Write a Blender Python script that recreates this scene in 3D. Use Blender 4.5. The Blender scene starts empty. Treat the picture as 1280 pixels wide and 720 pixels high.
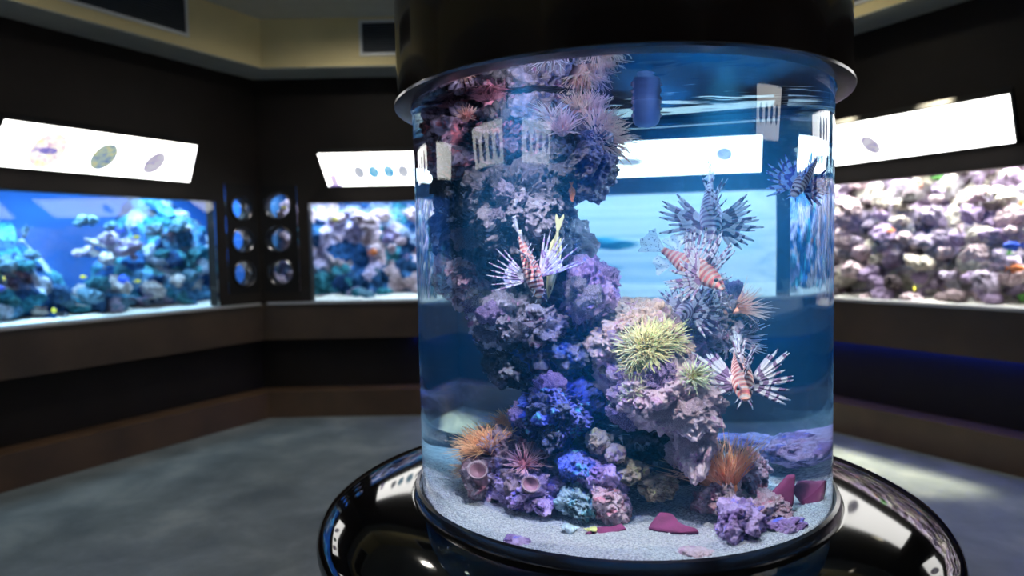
import bpy, bmesh, math, random
from mathutils import Vector, Matrix, noise, Euler

# ------------------------------------------------------------------ camera, world, exposure
SC = bpy.context.scene
COL = SC.collection
EYE = 1.40
PITCH = math.atan(48 / 840.0)
ROLL = math.radians(1.18)
_F = Vector((0, math.cos(PITCH), -math.sin(PITCH)))
_X = Vector((1, 0, 0))
_U = _X.cross(_F)
_R = _X * math.cos(ROLL) - _U * math.sin(ROLL)
_V = _X * math.sin(ROLL) + _U * math.cos(ROLL)
cam_data = bpy.data.cameras.new('camera')
cam_data.sensor_width = 36.0
cam_data.lens = 36.0 * 840 / 1280
cam_data.clip_start = 0.05
cam_data.dof.use_dof = True
cam_data.dof.focus_distance = 1.50
cam_data.dof.aperture_fstop = 1.9
camera = bpy.data.objects.new('camera', cam_data)
COL.objects.link(camera)
camera.matrix_world = Matrix(((_R.x, _V.x, -_F.x, 0), (_R.y, _V.y, -_F.y, 0), (_R.z, _V.z, -_F.z, EYE), (0, 0, 0, 1)))
SC.camera = camera

world = bpy.data.worlds.new('world')
SC.world = world
world.use_nodes = True
world.node_tree.nodes['Background'].inputs[0].default_value = (0.5, 0.6, 0.7, 1)
world.node_tree.nodes['Background'].inputs[1].default_value = 0.0
SC.view_settings.view_transform = 'Standard'
SC.view_settings.look = 'None'
SC.view_settings.gamma = 1.0
SC.view_settings.use_curve_mapping = False
SC.view_settings.exposure = 0.0
SC.cycles.max_bounces = 14
SC.cycles.transmission_bounces = 12
SC.cycles.glossy_bounces = 5
SC.cycles.diffuse_bounces = 3
SC.cycles.transparent_max_bounces = 24
SC.cycles.caustics_reflective = False
SC.cycles.caustics_refractive = True
SC.cycles.sample_clamp_indirect = 4.0
SC.cycles.blur_glossy = 0.5

# ------------------------------------------------------------------ room frame (regular hexagon) and tank frame
S = 4.14                      # length of one wall
CORNER = [Vector((-2.16, 5.8))]
WDIR = []
for i in range(6):
    a = -math.radians(60 * i)
    e = Vector((math.cos(a), math.sin(a)))
    WDIR.append(e)
    CORNER.append(CORNER[-1] + e * S)
ROOM = Vector((-0.09, 5.8 - S * math.sqrt(3) / 2))
# wall index: 0 back, 1 right, 2 rear_right, 3 rear, 4 rear_left, 5 left
WNAME = ['back', 'right', 'rear_right', 'rear', 'rear_left', 'left']
T30 = math.tan(math.radians(30))


def wp(i, s, d, z):
    e = WDIR[i]
    n = Vector((e.y, -e.x))
    p = CORNER[i] + e * s + n * d
    return Vector((p.x, p.y, z))


def wrot(i):                  # z rotation that maps local +x to the wall direction, local -y into the room
    return -math.radians(60 * i)


TX, TY = 0.264, 1.704         # axis of the cylindrical tank
TH = math.radians(8.82)
R_OUT, R_IN = 0.50, 0.48
Z_SAND, Z_WATER = 0.822, 1.755


def L(p):                     # tank frame (right, away, height) -> world
    u, v, z = p
    return Vector((TX + u * math.cos(TH) + v * math.sin(TH), TY - u * math.sin(TH) + v * math.cos(TH), z))


def ceiling_spot(name, loc, target, watts, color, angle, blend=0.5, size=0.05):
    d = bpy.data.lights.new(name, 'SPOT')
    d.energy = watts
    d.color = color
    d.spot_size = math.radians(angle)
    d.spot_blend = blend
    d.shadow_soft_size = size
    o = bpy.data.objects.new(name, d)
    COL.objects.link(o)
    o.location = loc
    o.rotation_euler = (Vector(target) - Vector(loc)).to_track_quat('-Z', 'Y').to_euler()
    return o


# hood lamps plus added fill lamps, just under the water surface, shining down
HOOD_AND_FILL = [  # position, aim, watts, colour, cone, blend
    ((0.20, -0.41, 1.747), (0.14, -0.20, 1.00), 210, (1.0, 0.80, 0.73), 60, 0.9),
    ((-0.17, -0.43, 1.747), (-0.17, -0.18, 0.95), 125, (0.96, 0.84, 0.96), 70, 0.9),
    ((-0.02, -0.46, 1.747), (-0.085, -0.16, 1.02), 120, (0.13, 0.20, 1.0), 24, 0.8),
    ((-0.16, -0.24, 1.747), (-0.10, 0.0, 1.30), 15, (1.0, 0.88, 0.98), 150, 0.6),
    ((-0.02, -0.22, 1.747), (-0.06, 0.0, 1.50), 4, (0.30, 0.38, 1.0), 150, 0.6),
    ((0.16, -0.16, 1.747), (0.16, -0.05, 0.85), 9, (0.70, 0.85, 1.0), 150, 0.6),  # fill added to brighten the water near the surface
    ((0.24, 0.10, 1.747), (0.22, 0.12, 0.85), 85, (0.66, 0.84, 1.0), 136, 0.8),  # this and the next two: fill added to light the water behind the rocks
    ((0.10, 0.38, 1.747), (0.10, 0.30, 0.85), 85, (0.45, 0.72, 1.0), 136, 0.8),
    ((-0.25, 0.30, 1.747), (-0.2, 0.25, 0.85), 40, (0.45, 0.72, 1.0), 130, 0.8)]
for (a, b, wt, colr, cone, bl) in HOOD_AND_FILL:
    ceiling_spot('hood_and_fill_lamp', L(a), L(b), wt, colr, cone, bl, 0.02)

# ------------------------------------------------------------------ materials
MATS = {}


def nodes(name):
    m = bpy.data.materials.new(name)
    m.use_nodes = True
    nt = m.node_tree
    return m, nt, nt.nodes['Principled BSDF']


def N(nt, kind, **kw):
    n = nt.nodes.new(kind)
    for k, v in kw.items():
        if k.startswith('i_'):
            n.inputs[k[2:].replace('_', ' ')].default_value = v
        else:
            setattr(n, k, v)
    return n


def c4(c):
    return (c[0], c[1], c[2], 1.0)


def ramp(nt, stops, interp='LINEAR'):
    r = nt.nodes.new('ShaderNodeValToRGB')
    r.color_ramp.interpolation = interp
    el = r.color_ramp.elements
    while len(el) < len(stops):
        el.new(0.5)
    for e, (p, c) in zip(el, stops):
        e.position = p
        e.color = c4(c)
    return r


def bump(nt, b, fac, strength, dist=0.01):
    n = N(nt, 'ShaderNodeBump')
    n.inputs['Strength'].default_value = strength
    n.inputs['Distance'].default_value = dist
    nt.links.new(fac, n.inputs['Height'])
    nt.links.new(n.outputs[0], b.inputs['Normal'])


def plain(name, col, rough=0.5, metal=0.0, spec=0.5, var=0.15, scale=8.0, bmp=0.0, coat=0.0):
    """one colour with a little procedural mottling"""
    m, nt, b = nodes(name)
    tc = N(nt, 'ShaderNodeTexCoord')
    nz = N(nt, 'ShaderNodeTexNoise', i_Scale=scale, i_Detail=4.0)
    nt.links.new(tc.outputs['Object'], nz.inputs['Vector'])
    lo = tuple(max(0, x * (1 - var)) for x in col)
    hi = tuple(x * (1 + var) for x in col)
    r = ramp(nt, [(0.3, lo), (0.7, hi)])
    nt.links.new(nz.outputs['Fac'], r.inputs[0])
    nt.links.new(r.outputs[0], b.inputs['Base Color'])
    b.inputs['Roughness'].default_value = rough
    b.inputs['Metallic'].default_value = metal
    b.inputs['Specular IOR Level'].default_value = spec
    b.inputs['Coat Weight'].default_value = coat
    if bmp:
        bump(nt, b, nz.outputs['Fac'], bmp)
    return m


def emit(name, col, strength):
    m, nt, b = nodes(name)
    b.inputs['Base Color'].default_value = c4(col)
    b.inputs['Emission Color'].default_value = c4(col)
    b.inputs['Emission Strength'].default_value = strength
    return m


def rock_mat(name, base, mid, crust, accent, cut=0.52, acut=0.62, scale=16.0, seed=0.0):
    m, nt, b = nodes(name)
    tc = N(nt, 'ShaderNodeTexCoord')
    oi = N(nt, 'ShaderNodeObjectInfo')
    off = N(nt, 'ShaderNodeVectorMath', operation='MULTIPLY_ADD')
    off.inputs[1].default_value = (1, 1, 1)
    nt.links.new(tc.outputs['Object'], off.inputs[0])
    mul = N(nt, 'ShaderNodeVectorMath', operation='SCALE')
    nt.links.new(oi.outputs['Random'], mul.inputs['Scale'])
    mul.inputs[0].default_value = (3.1 + seed, 7.7, 5.3)
    nt.links.new(mul.outputs[0], off.inputs[2])

    def nz(sc, det=5.0, dist=0.0, rough=0.6):
        n = N(nt, 'ShaderNodeTexNoise', i_Scale=sc, i_Detail=det, i_Distortion=dist, i_Roughness=rough)
        nt.links.new(off.outputs[0], n.inputs['Vector'])
        return n.outputs['Fac']
    fine = nz(70.0, 5.0, 0.4, 0.7)
    r1 = ramp(nt, [(0.35, base), (0.62, mid)])
    nt.links.new(fine, r1.inputs[0])
    p1 = ramp(nt, [(cut - 0.05, (0, 0, 0)), (cut + 0.05, (1, 1, 1))])
    nt.links.new(nz(scale, 6.0, 0.8, 0.65), p1.inputs[0])
    crr = ramp(nt, [(0.3, tuple(x * 0.55 for x in crust)), (0.7, crust)])
    nt.links.new(nz(48.0, 4.0), crr.inputs[0])
    mx = N(nt, 'ShaderNodeMix', data_type='RGBA')
    nt.links.new(p1.outputs[0], mx.inputs['Factor'])
    nt.links.new(r1.outputs[0], mx.inputs[6])
    nt.links.new(crr.outputs[0], mx.inputs[7])
    p2 = ramp(nt, [(acut - 0.04, (0, 0, 0)), (acut + 0.05, (1, 1, 1))])
    nt.links.new(nz(scale * 1.7, 4.0, 0.5), p2.inputs[0])
    mx2 = N(nt, 'ShaderNodeMix', data_type='RGBA')
    nt.links.new(p2.outputs[0], mx2.inputs['Factor'])
    nt.links.new(mx.outputs[2], mx2.inputs[6])
    mx2.inputs[7].default_value = c4(accent)
    nt.links.new(mx2.outputs[2], b.inputs['Base Color'])
    b.inputs['Roughness'].default_value = 0.85
    b.inputs['Specular IOR Level'].default_value = 0.2
    bump(nt, b, fine, 0.9, 0.006)
    return m


# ------------------------------------------------------------------ mesh helpers
class MB:
    def __init__(self):
        self.v, self.f, self.mi = [], [], []

    def add(self, vs, fs, mi=0):
        o = len(self.v)
        self.v += [tuple(x) for x in vs]
        self.f += [tuple(i + o for i in f) for f in fs]
        self.mi += [mi] * len(fs)

    def box8(self, p, mi=0):     # p: 4 bottom, 4 top
        self.add(p, [(3, 2, 1, 0), (4, 5, 6, 7), (0, 1, 5, 4), (1, 2, 6, 5), (2, 3, 7, 6), (3, 0, 4, 7)], mi)

    def box(self, x0, x1, y0, y1, z0, z1, mi=0):
        self.box8([(x0, y0, z0), (x1, y0, z0), (x1, y1, z0), (x0, y1, z0), (x0, y0, z1), (x1, y0, z1), (x1, y1, z1), (x0, y1, z1)], mi)

    def tube(self, pts, rad, k=5, cap=True, flat=1.0, side=None, mi=0):
        pts = [Vector(p) for p in pts]
        n = len(pts)
        vs, fs = [], []
        for i, p in enumerate(pts):
            t = (pts[min(i + 1, n - 1)] - pts[max(i - 1, 0)]).normalized()
            a = Vector(side) if side is not None else Vector((0.31, 0.22, 0.92))
            if abs(a.dot(t)) > 0.95:
                a = Vector((0.9, -0.3, 0.1))
            a = (a - t * a.dot(t)).normalized()
            c = t.cross(a)
            r = rad[i] if isinstance(rad, (list, tuple)) else rad
            for j in range(k):
                w = 2 * math.pi * j / k
                vs.append(p + a * (math.cos(w) * r) + c * (math.sin(w) * r * flat))
        for i in range(n - 1):
            for j in range(k):
                j2 = (j + 1) % k
                fs.append((i * k + j, i * k + j2, (i + 1) * k + j2, (i + 1) * k + j))
        if cap:
            fs.append(tuple(range(k - 1, -1, -1)))
            fs.append(tuple((n - 1) * k + j for j in range(k)))
        self.add(vs, fs, mi)

    def lathe(self, prof, seg=96, close=False, mi=0):
        vs, fs = [], []
        for j in range(seg):
            w = 2 * math.pi * j / seg
            for r, z in prof:
                vs.append((r * math.cos(w), r * math.sin(w), z))
        n = len(prof)
        for j in range(seg):
            j2 = (j + 1) % seg
            for i in range(n if close else n - 1):
                i2 = (i + 1) % n
                fs.append((j * n + i, j2 * n + i, j2 * n + i2, j * n + i2))
        self.add(vs, fs, mi)

    def ball(self, c, r, seg=10, rings=6, mi=0):
        c = Vector(c)
        rr = r if isinstance(r, (tuple, list)) else (r, r, r)
        vs = [c + Vector((0, 0, -rr[2]))]
        for i in range(1, rings):
            a = math.pi * i / rings
            for j in range(seg):
                w = 2 * math.pi * j / seg
                vs.append(c + Vector((rr[0] * math.sin(a) * math.cos(w), rr[1] * math.sin(a) * math.sin(w), -rr[2] * math.cos(a))))
        vs.append(c + Vector((0, 0, rr[2])))
        fs = []
        for j in range(seg):
            j2 = (j + 1) % seg
            fs.append((0, 1 + j2, 1 + j))
            for i in range(rings - 2):
                fs.append((1 + i * seg + j, 1 + i * seg + j2, 1 + (i + 1) * seg + j2, 1 + (i + 1) * seg + j))
            fs.append((1 + (rings - 2) * seg + j, 1 + (rings - 2) * seg + j2, len(vs) - 1))
        self.add(vs, fs, mi)

    def mesh(self, name, mats, smooth=False):
        me = bpy.data.meshes.new(name)
        me.from_pydata(self.v, [], self.f)
        for m in (mats if isinstance(mats, (list, tuple)) else [mats]):
            me.materials.append(m)
        me.polygons.foreach_set('material_index', self.mi)
        if smooth:
            me.polygons.foreach_set('use_smooth', [True] * len(self.f))
        me.update()
        return me

    def build(self, name, mats, parent=None, smooth=False):
        return link(name, self.mesh(name, mats, smooth), parent)


def link(name, data, parent=None, loc=None, rot=None):
    o = bpy.data.objects.new(name, data)
    COL.objects.link(o)
    if parent is not None:
        o.parent = parent
    if loc is not None:
        o.location = loc
    if rot is not None:
        o.rotation_euler = rot
    return o


def tag(o, label, cat, group=None, kind=None):
    o['label'] = label
    o['category'] = cat
    if group:
        o['group'] = group
    if kind:
        o['kind'] = kind
    return o


def struct(o):
    o['kind'] = 'structure'
    return o


def thing(name, label, cat, loc=(0, 0, 0), rot=(0, 0, 0), group=None):
    o = link(name, None, None, loc, rot)
    return tag(o, label, cat, group)


def copy_tree(o, parent=None):
    c = o.copy()
    COL.objects.link(c)
    c.parent = parent
    for ch in o.children:
        copy_tree(ch, c)
    return c


def sharp_smooth(o, deg=35):
    me = o.data
    me.polygons.foreach_set('use_smooth', [True] * len(me.polygons))
    me.set_sharp_from_angle(angle=math.radians(deg))
    return o


# ------------------------------------------------------------------ room materials
M = MATS
M['wall'] = plain('dark_wall', (0.010, 0.0075, 0.0065), 0.6, spec=0.2, var=0.35, scale=2.2, bmp=0.05)
M['fascia'] = plain('brown_fascia', (0.045, 0.028, 0.016), 0.42, var=0.3, scale=3.0)
M['recess'] = plain('recess_panel', (0.018, 0.020, 0.030), 0.6, var=0.2)
M['curb'] = plain('curb_wood', (0.075, 0.042, 0.022), 0.4, var=0.3, scale=3.0)
M['beige'] = plain('bulkhead_paint', (0.80, 0.66, 0.34), 0.8, var=0.06, scale=3.0)
M['ceil'] = plain('ceiling_paint', (0.55, 0.55, 0.48), 0.85, var=0.05)
M['white'] = plain('white_enamel', (0.75, 0.75, 0.74), 0.4, var=0.03)
M['vent'] = plain('vent_slats', (0.12, 0.15, 0.19), 0.5, var=0.1)
M['sill'] = plain('sill_metal', (0.42, 0.42, 0.42), 0.35, metal=0.5, var=0.08)
M['black'] = plain('black_panel', (0.006, 0.006, 0.007), 0.5, spec=0.15, var=0.1)
M['gloss'] = plain('gloss_casing', (0.012, 0.008, 0.007), 0.13, var=0.3, scale=5.0, coat=0.3)
M['glossbase'] = plain('gloss_base', (0.004, 0.004, 0.0045), 0.05, var=0.2, spec=0.4)
M['steel'] = plain('dark_steel_ring', (0.10, 0.10, 0.11), 0.2, metal=0.8, var=0.1)


def floor_mat():
    m, nt, b = nodes('grey_floor')
    tc = N(nt, 'ShaderNodeTexCoord')
    n1 = N(nt, 'ShaderNodeTexNoise', i_Scale=2.4, i_Detail=7.0, i_Roughness=0.62, i_Distortion=0.3)
    nt.links.new(tc.outputs['Object'], n1.inputs['Vector'])
    r = ramp(nt, [(0.3, (0.058, 0.076, 0.086)), (0.52, (0.118, 0.142, 0.152)), (0.72, (0.205, 0.230, 0.232))])
    nt.links.new(n1.outputs['Fac'], r.inputs[0])
    nt.links.new(r.outputs[0], b.inputs['Base Color'])
    b.inputs['Roughness'].default_value = 0.45
    n2 = N(nt, 'ShaderNodeTexNoise', i_Scale=30.0, i_Detail=5.0)
    nt.links.new(tc.outputs['Object'], n2.inputs['Vector'])
    bump(nt, b, n2.outputs['Fac'], 0.12, 0.01)
    return m


M['floor'] = floor_mat()

# ------------------------------------------------------------------ room shell
HEXC = [CORNER[i] for i in range(6)]


def hex_slab(name, z0, z1, mat, grow=1.3):
    mb = MB()
    pts = [ROOM + (c - ROOM) * grow for c in HEXC]
    vs = [(p.x, p.y, z0) for p in pts] + [(p.x, p.y, z1) for p in pts]
    fs = [(0, 1, 2, 3, 4, 5), (11, 10, 9, 8, 7, 6)] + [(i, i + 6, (i + 1) % 6 + 6, (i + 1) % 6) for i in range(6)]
    mb.add(vs, fs)
    return struct(mb.build(name, mat))


Z_SOF, Z_CEIL = 2.89, 3.27
hex_slab('floor', -0.1, 0.0, M['floor'])
hex_slab('ceiling', Z_CEIL, Z_CEIL + 0.1, M['ceil'])


def wbox(mb, i, s0, s1, d0, d1, z0, z1, m0=False, m1=False, mi=0):
    """box in wall coordinates; m0 / m1 mitre its ends into the room corners"""
    def a(d):
        return s0 + (d * T30 if m0 else 0)

    def b(d):
        return s1 - (d * T30 if m1 else 0)
    p = []
    for z in (z0, z1):
        p += [wp(i, a(d1), d1, z), wp(i, b(d1), d1, z), wp(i, b(d0), d0, z), wp(i, a(d0), d0, z)]
    mb.box8(p, mi)


WIN0, WIN1, WZ0, WZ1 = 0.42, 3.72, 0.985, 1.835
PAN0, PAN1, PZ0, PZ1 = 0.03, 0.33, 1.08, 1.99
for i in range(6):
    nm = WNAME[i]
    mb = MB()
    wbox(mb, i, 0, S, -0.2, -0.10, 0.0, 0.70, True, True)                    # recessed lower wall
    wbox(mb, i, 0, PAN0, -0.12, 0, 0.975, Z_SOF + .3, True)
    wbox(mb, i, PAN1, WIN0, -0.12, 0, 0.975, Z_SOF + .3)
    wbox(mb, i, PAN0, PAN1, -0.12, 0, 0.975, PZ0)
    wbox(mb, i, PAN0, PAN1, -0.12, 0, PZ1, Z_SOF + .3)
    wbox(mb, i, WIN0, WIN1, -0.12, 0, WZ1, Z_SOF + .3)
    if i == 0:
        wbox(mb, i, 2.05, 2.27, -0.12, 0, 0.975, WZ1)                        # pillar between the two tanks of the back wall
    wbox(mb, i, WIN1, S - PAN1, -0.12, 0, 0.975, Z_SOF + .3)
    wbox(mb, i, S - PAN1, S - PAN0, -0.12, 0, 0.975, PZ0)
    wbox(mb, i, S - PAN1, S - PAN0, -0.12, 0, PZ1, Z_SOF + .3)
    wbox(mb, i, S - PAN0, S, -0.12, 0, 0.975, Z_SOF + .3, False, True)
    struct(mb.build('wall_' + nm, M['wall']))
    mb = MB()
    wbox(mb, i, 0, S, -0.2, 0.03, 0.68, 0.97, True, True)
    wbox(mb, i, 0, S, 0.01, 0.03, 0.665, 0.68, True, True)
    struct(mb.build('trim_%d' % (i + 1), M['fascia']))                       # brown band under the tank windows
    mb = MB()
    wbox(mb, i, 0.03, S - 0.03, -0.12, 0.055, 0.97, 0.988, True, True)
    struct(mb.build('trim_%d' % (i + 7), M['sill']))                         # pale sill
    mb = MB()
    wbox(mb, i, 0, S, -0.2, 0.10, 0.0, 0.225, True, True)
    struct(mb.build('baseboard_' + nm, M['curb']))                           # low step along the wall
    mb = MB()
    wbox(mb, i, 0, S, -0.1, 0.34, Z_SOF, Z_CEIL, True, True)
    struct(mb.build('trim_%d' % (i + 13), M['beige']))                       # bulkhead below the ceiling
    mb = MB()
    wbox(mb, i, 0, S, 0.0, 0.338, Z_SOF - 0.006, Z_SOF - 0.0005, True, True)
    struct(mb.build('trim_%d' % (i + 19), M['ceil']))                        # grey underside of the bulkhead

# air vents in the bulkhead
VENT_AT = {0: (0.985, 2.30, 'partly behind the casing of the round tank'),
           5: (1.95, 3.31, 'above the sign with three large round pictures'),
           1: (0.75, 1.45, 'above the sign with one round picture')}


def air_vent(i, s0, s1, z0, z1, where):
    t = thing('air_vent', 'slatted vent in white frame ' + where, 'vent', wp(i, (s0 + s1) / 2, 0.34, z0), (0, 0, wrot(i)))
    w, hh = (s1 - s0) / 2, z1 - z0
    mb = MB()
    mb.box(-w, w, -0.012, 0, 0, 0.022)
    mb.box(-w, w, -0.012, 0, hh - 0.022, hh)
    mb.box(-w, -w + 0.022, -0.012, 0, 0.022, hh - 0.022)
    mb.box(w - 0.022, w, -0.012, 0, 0.022, hh - 0.022)
    mb.build('frame', M['white'], t)
    mb = MB()
    mb.box(-w + 0.02, w - 0.02, -0.003, 0, 0.02, hh - 0.02)
    mb.build('backing', M['black'], t)
    n = 12
    me = None
    for k in range(n):
        z = 0.03 + (hh - 0.06) * (k + 0.5) / n
        if me is None:
            mb = MB()
            mb.box8([(-w + .02, -.014, -.008), (w - .02, -.014, -.008), (w - .02, -.004, 0), (-w + .02, -.004, 0),
                     (-w + .02, -.014, -.005), (w - .02, -.014, -.005), (w - .02, -.004, .003), (-w + .02, -.004, .003)])
            me = mb.mesh('slat', M['vent'])
        link('slat', me, t, (0, 0.004, z))


for i, (a, b, wh) in VENT_AT.items():
    air_vent(i, a, b, 2.965, 3.245, wh)

# ------------------------------------------------------------------ room lighting
M['lampglow'] = emit('downlight_glow', (1.0, 0.9, 0.7), 6.0)
DOWN = [(1.75, 4.25, 20, (1.0, 0.93, 0.72)), (-1.15, 4.65, 40, (1.0, 0.96, 0.86)), (-2.2, 3.2, 30, (1.0, 0.96, 0.86)),
        (1.3, 0.2, 12, (1.0, 0.9, 0.75)), (0.45, 4.5, 16, (1.0, 0.93, 0.78))]
for (x, y, wt, colr) in DOWN:
    t = thing('ceiling_downlight', 'round recessed ceiling downlight shining on the grey floor', 'downlight', (x, y, Z_CEIL), group='ceiling downlights')
    mb = MB()
    mb.lathe([(0.05, 0), (0.05, -0.03), (0.075, -0.03), (0.085, -0.02), (0.085, 0)], 24)
    sharp_smooth(mb.build('trim_ring', M['white'], t))
    mb = MB()
    mb.add([(0.05 * math.cos(2 * math.pi * k / 24), 0.05 * math.sin(2 * math.pi * k / 24), -0.012) for k in range(24)], [tuple(range(23, -1, -1))])
    mb.build('lens', M['lampglow'], t)
    ceiling_spot('downlight_beam', (x, y, Z_CEIL - 0.04), (x, y, 0), wt, colr, 172, 0.9, 0.05)
for s_ in (0.55, 1.15, 1.75):
    p = wp(1, s_, 0.30, Z_SOF - 0.006)
    t = thing('soffit_downlight', 'round downlight in the soffit above the pink rock tank', 'downlight', p, group='soffit downlights above the pink rock tank')
    mb = MB()
    mb.lathe([(0.025, 0), (0.025, -0.010), (0.036, -0.010), (0.038, -0.004), (0.038, 0)], 20)
    sharp_smooth(mb.build('trim_ring', M['white'], t))
    mb = MB()
    mb.add([(0.025 * math.cos(2 * math.pi * k / 20), 0.025 * math.sin(2 * math.pi * k / 20), -0.004) for k in range(20)], [tuple(range(19, -1, -1))])
    mb.build('lens', M['lampglow'], t)
    ceiling_spot('soffit_beam', p - Vector((0, 0, 0.014)), wp(1, s_, 0.52, 0), 1500, (1.0, 0.90, 0.62), 22, 1.0, 0.03)

# blue LED strips tucked under the brown band of the back and right walls
M['led'] = emit('blue_led', (0.01, 0.06, 1.0), 34.0)
for i, s0, s1, wh in ((0, 1.28, 4.0, 'below the tank with the row of small round pictures'), (1, 0.15, 4.0, 'below the tank packed with pink rocks')):
    t = thing('led_strip', 'blue light strip under the ledge ' + wh, 'light strip', wp(i, (s0 + s1) / 2, -0.06, 0.680), (0, 0, wrot(i)))
    hw = (s1 - s0) / 2
    mb = MB()
    mb.box(-hw, hw, -0.012, 0.012, -0.008, 0.002)
    mb.build('channel', M['steel'], t)
    mb = MB()
    mb.box(-hw + .01, hw - .01, -0.009, 0.009, -0.013, -0.0082)
    mb.build('diffuser', M['led'], t)

# ------------------------------------------------------------------ lit signs over the tanks
M['signface'] = emit('sign_face', (1.0, 0.98, 0.94), 5.0)
M['signprint'] = emit('sign_print', (0.06, 0.06, 0.10), 1.0)
M['signtint'] = emit('sign_tint', (0.75, 0.6, 0.85), 1.0)


def picture_mat(name, a, b, c, strength, scale=14.0):
    m, nt, bs = nodes(name)
    tc = N(nt, 'ShaderNodeTexCoord')
    nz = N(nt, 'ShaderNodeTexNoise', i_Scale=scale, i_Detail=3.0, i_Distortion=1.2)
    nt.links.new(tc.outputs['Object'], nz.inputs['Vector'])
    r = ramp(nt, [(0.32, a), (0.5, b), (0.66, c)])
    nt.links.new(nz.outputs['Fac'], r.inputs[0])
    nt.links.new(r.outputs[0], bs.inputs['Base Color'])
    nt.links.new(r.outputs[0], bs.inputs['Emission Color'])
    bs.inputs['Emission Strength'].default_value = strength
    return m


M['pic_ring'] = picture_mat('picture_confetti', (0.95, 0.7, 0.2), (0.95, 0.93, 0.9), (0.6, 0.35, 0.5), 1.2, 30)
M['pic_purple'] = picture_mat('picture_purple', (0.16, 0.14, 0.5), (0.3, 0.25, 0.65), (0.7, 0.6, 0.8), 0.9, 22)
M['pic_green'] = picture_mat('picture_green', (0.13, 0.22, 0.42), (0.35, 0.45, 0.45), (0.6, 0.6, 0.3), 0.9, 22)
M['pic_mauve'] = picture_mat('picture_mauve', (0.3, 0.28, 0.42), (0.5, 0.46, 0.58), (0.7, 0.68, 0.74), 0.9, 22)
M['pic_blue'] = picture_mat('picture_blue', (0.03, 0.25, 0.55), (0.1, 0.45, 0.7), (0.6, 0.85, 0.95), 1.0, 40)
M['pic_grey'] = picture_mat('picture_grey', (0.3, 0.32, 0.45), (0.45, 0.48, 0.55), (0.75, 0.78, 0.8), 1.0, 40)
M['pic_dark'] = picture_mat('picture_dark', (0.05, 0.06, 0.10), (0.12, 0.14, 0.2), (0.35, 0.38, 0.4), 0.8, 30)

SB, ST = (0.03, 1.97), (0.33, 2.20)          # (out from wall, height) of the sign's bottom and top edge


def sign(i, b0, b1, t0, t1, pics, label, marks=()):
    """leaning light box: bottom edge b0..b1 on the wall, top edge t0..t1 leaning into the room"""
    t = thing('lit_sign', label, 'sign', wp(i, (b0 + b1) / 2, SB[0], SB[1]), (0, 0, wrot(i)))
    c = (b0 + b1) / 2
    dy, dz = -(ST[0] - SB[0]), ST[1] - SB[1]
    ln = math.hypot(dy, dz)
    nrm = Vector((0, -dz, dy)) / ln              # out of the face, into the room and down
    up = Vector((0, dy, dz)) / ln

    def q(s, tt, off):
        return Vector((s - c, 0, 0)) + up * (ln * tt) + nrm * off
    mb = MB()
    g = 0.012
    mb.box8([q(b0 - g, -.03, -.05), q(b1 + g, -.03, -.05), q(b1 + g, -.03, -.004), q(b0 - g, -.03, -.004),
             q(t0 - g, 1.03, -.05), q(t1 + g, 1.03, -.05), q(t1 + g, 1.03, -.004), q(t0 - g, 1.03, -.004)])
    mb.build('housing', M['black'], t)
    mb = MB()
    mb.box8([q(b0, 0, -.006), q(b1, 0, -.006), q(b1, 0, 0), q(b0, 0, 0), q(t0, 1, -.006), q(t1, 1, -.006), q(t1, 1, 0), q(t0, 1, 0)])
    mb.build('face', M['signface'], t)
    for (s, tt, r, mt) in pics:
        o = q(s, tt, 0.0015)
        mb = MB()
        vs = [o + Vector((math.cos(w) * r, 0, 0)) + up * (math.sin(w) * r * 1.62) for w in [2 * math.pi * k / 28 for k in range(28)]]
        mb.add(vs + [v - nrm * 0.001 for v in vs], [tuple(range(28)), tuple(range(55, 27, -1))] + [(k, k + 28, (k + 1) % 28 + 28, (k + 1) % 28) for k in range(28)])
        p = mb.build('picture', M[mt], t)
        if mt == 'pic_ring':                    # fish shape in the middle of the big colourful disc
            mb = MB()
            o2 = q(s, tt, 0.003)
            vs = []
            for k in range(20):
                w = 2 * math.pi * k / 20
                vs.append(o2 + Vector((math.cos(w) * r * .55, 0, 0)) + up * (math.sin(w) * r * .32))
            mb.add(vs, [tuple(range(20))])
            vs = [o2 + Vector((-r * .45, 0, 0)), o2 + Vector((-r * .85, 0, 0)) + up * (r * .3), o2 + Vector((-r * .85, 0, 0)) - up * (r * .3)]
            mb.add(vs, [(0, 1, 2)])
            mb.build('fish_print', M['pic_purple'], p)
    for (s0, s1, ta, tb, mt) in marks:
        mb = MB()
        mb.add([q(s0, ta, .0015), q(s1, ta, .0015), q(s1, tb, .0015), q(s0, tb, .0015)], [(0, 1, 2, 3)])
        mb.build('printed_mark', M[mt], t)
    return t


sign(0, 0.615, 1.91, 0.615, 1.91, [(0.909, .43, .046, 'pic_grey'), (1.028, .43, .046, 'pic_blue'), (1.155, .43, .046, 'pic_blue'), (1.275, .43, .046, 'pic_grey'), (1.39, .43, .046, 'pic_blue'), (1.51, .43, .046, 'pic_blue')],
     'white lit sign with a row of small blue round pictures', [(.65, .71, .05, .38, 'signtint'), (.63, .73, .0, .06, 'pic_purple')])
sign(0, 2.46, 3.60, 2.46, 3.60, [(2.73, .55, .045, 'pic_grey'), (3.01, .45, .03, 'pic_grey')], 'white lit sign on the back wall seen through the round tank')
sign(5, 2.14, 3.48, 2.13, 3.345, [(2.425, .46, .098, 'pic_ring'), (2.767, .45, .078, 'pic_green'), (3.122, .425, .068, 'pic_mauve')],
     'white lit sign with three large round pictures', [(2.17, 2.215, .655, .71, 'signprint'), (2.17, 2.25, .43, .47, 'signtint')])
sign(5, 0.30, 1.31, 0.30, 1.31, [], 'plain white lit sign over the near end of the long blue tank')
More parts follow.
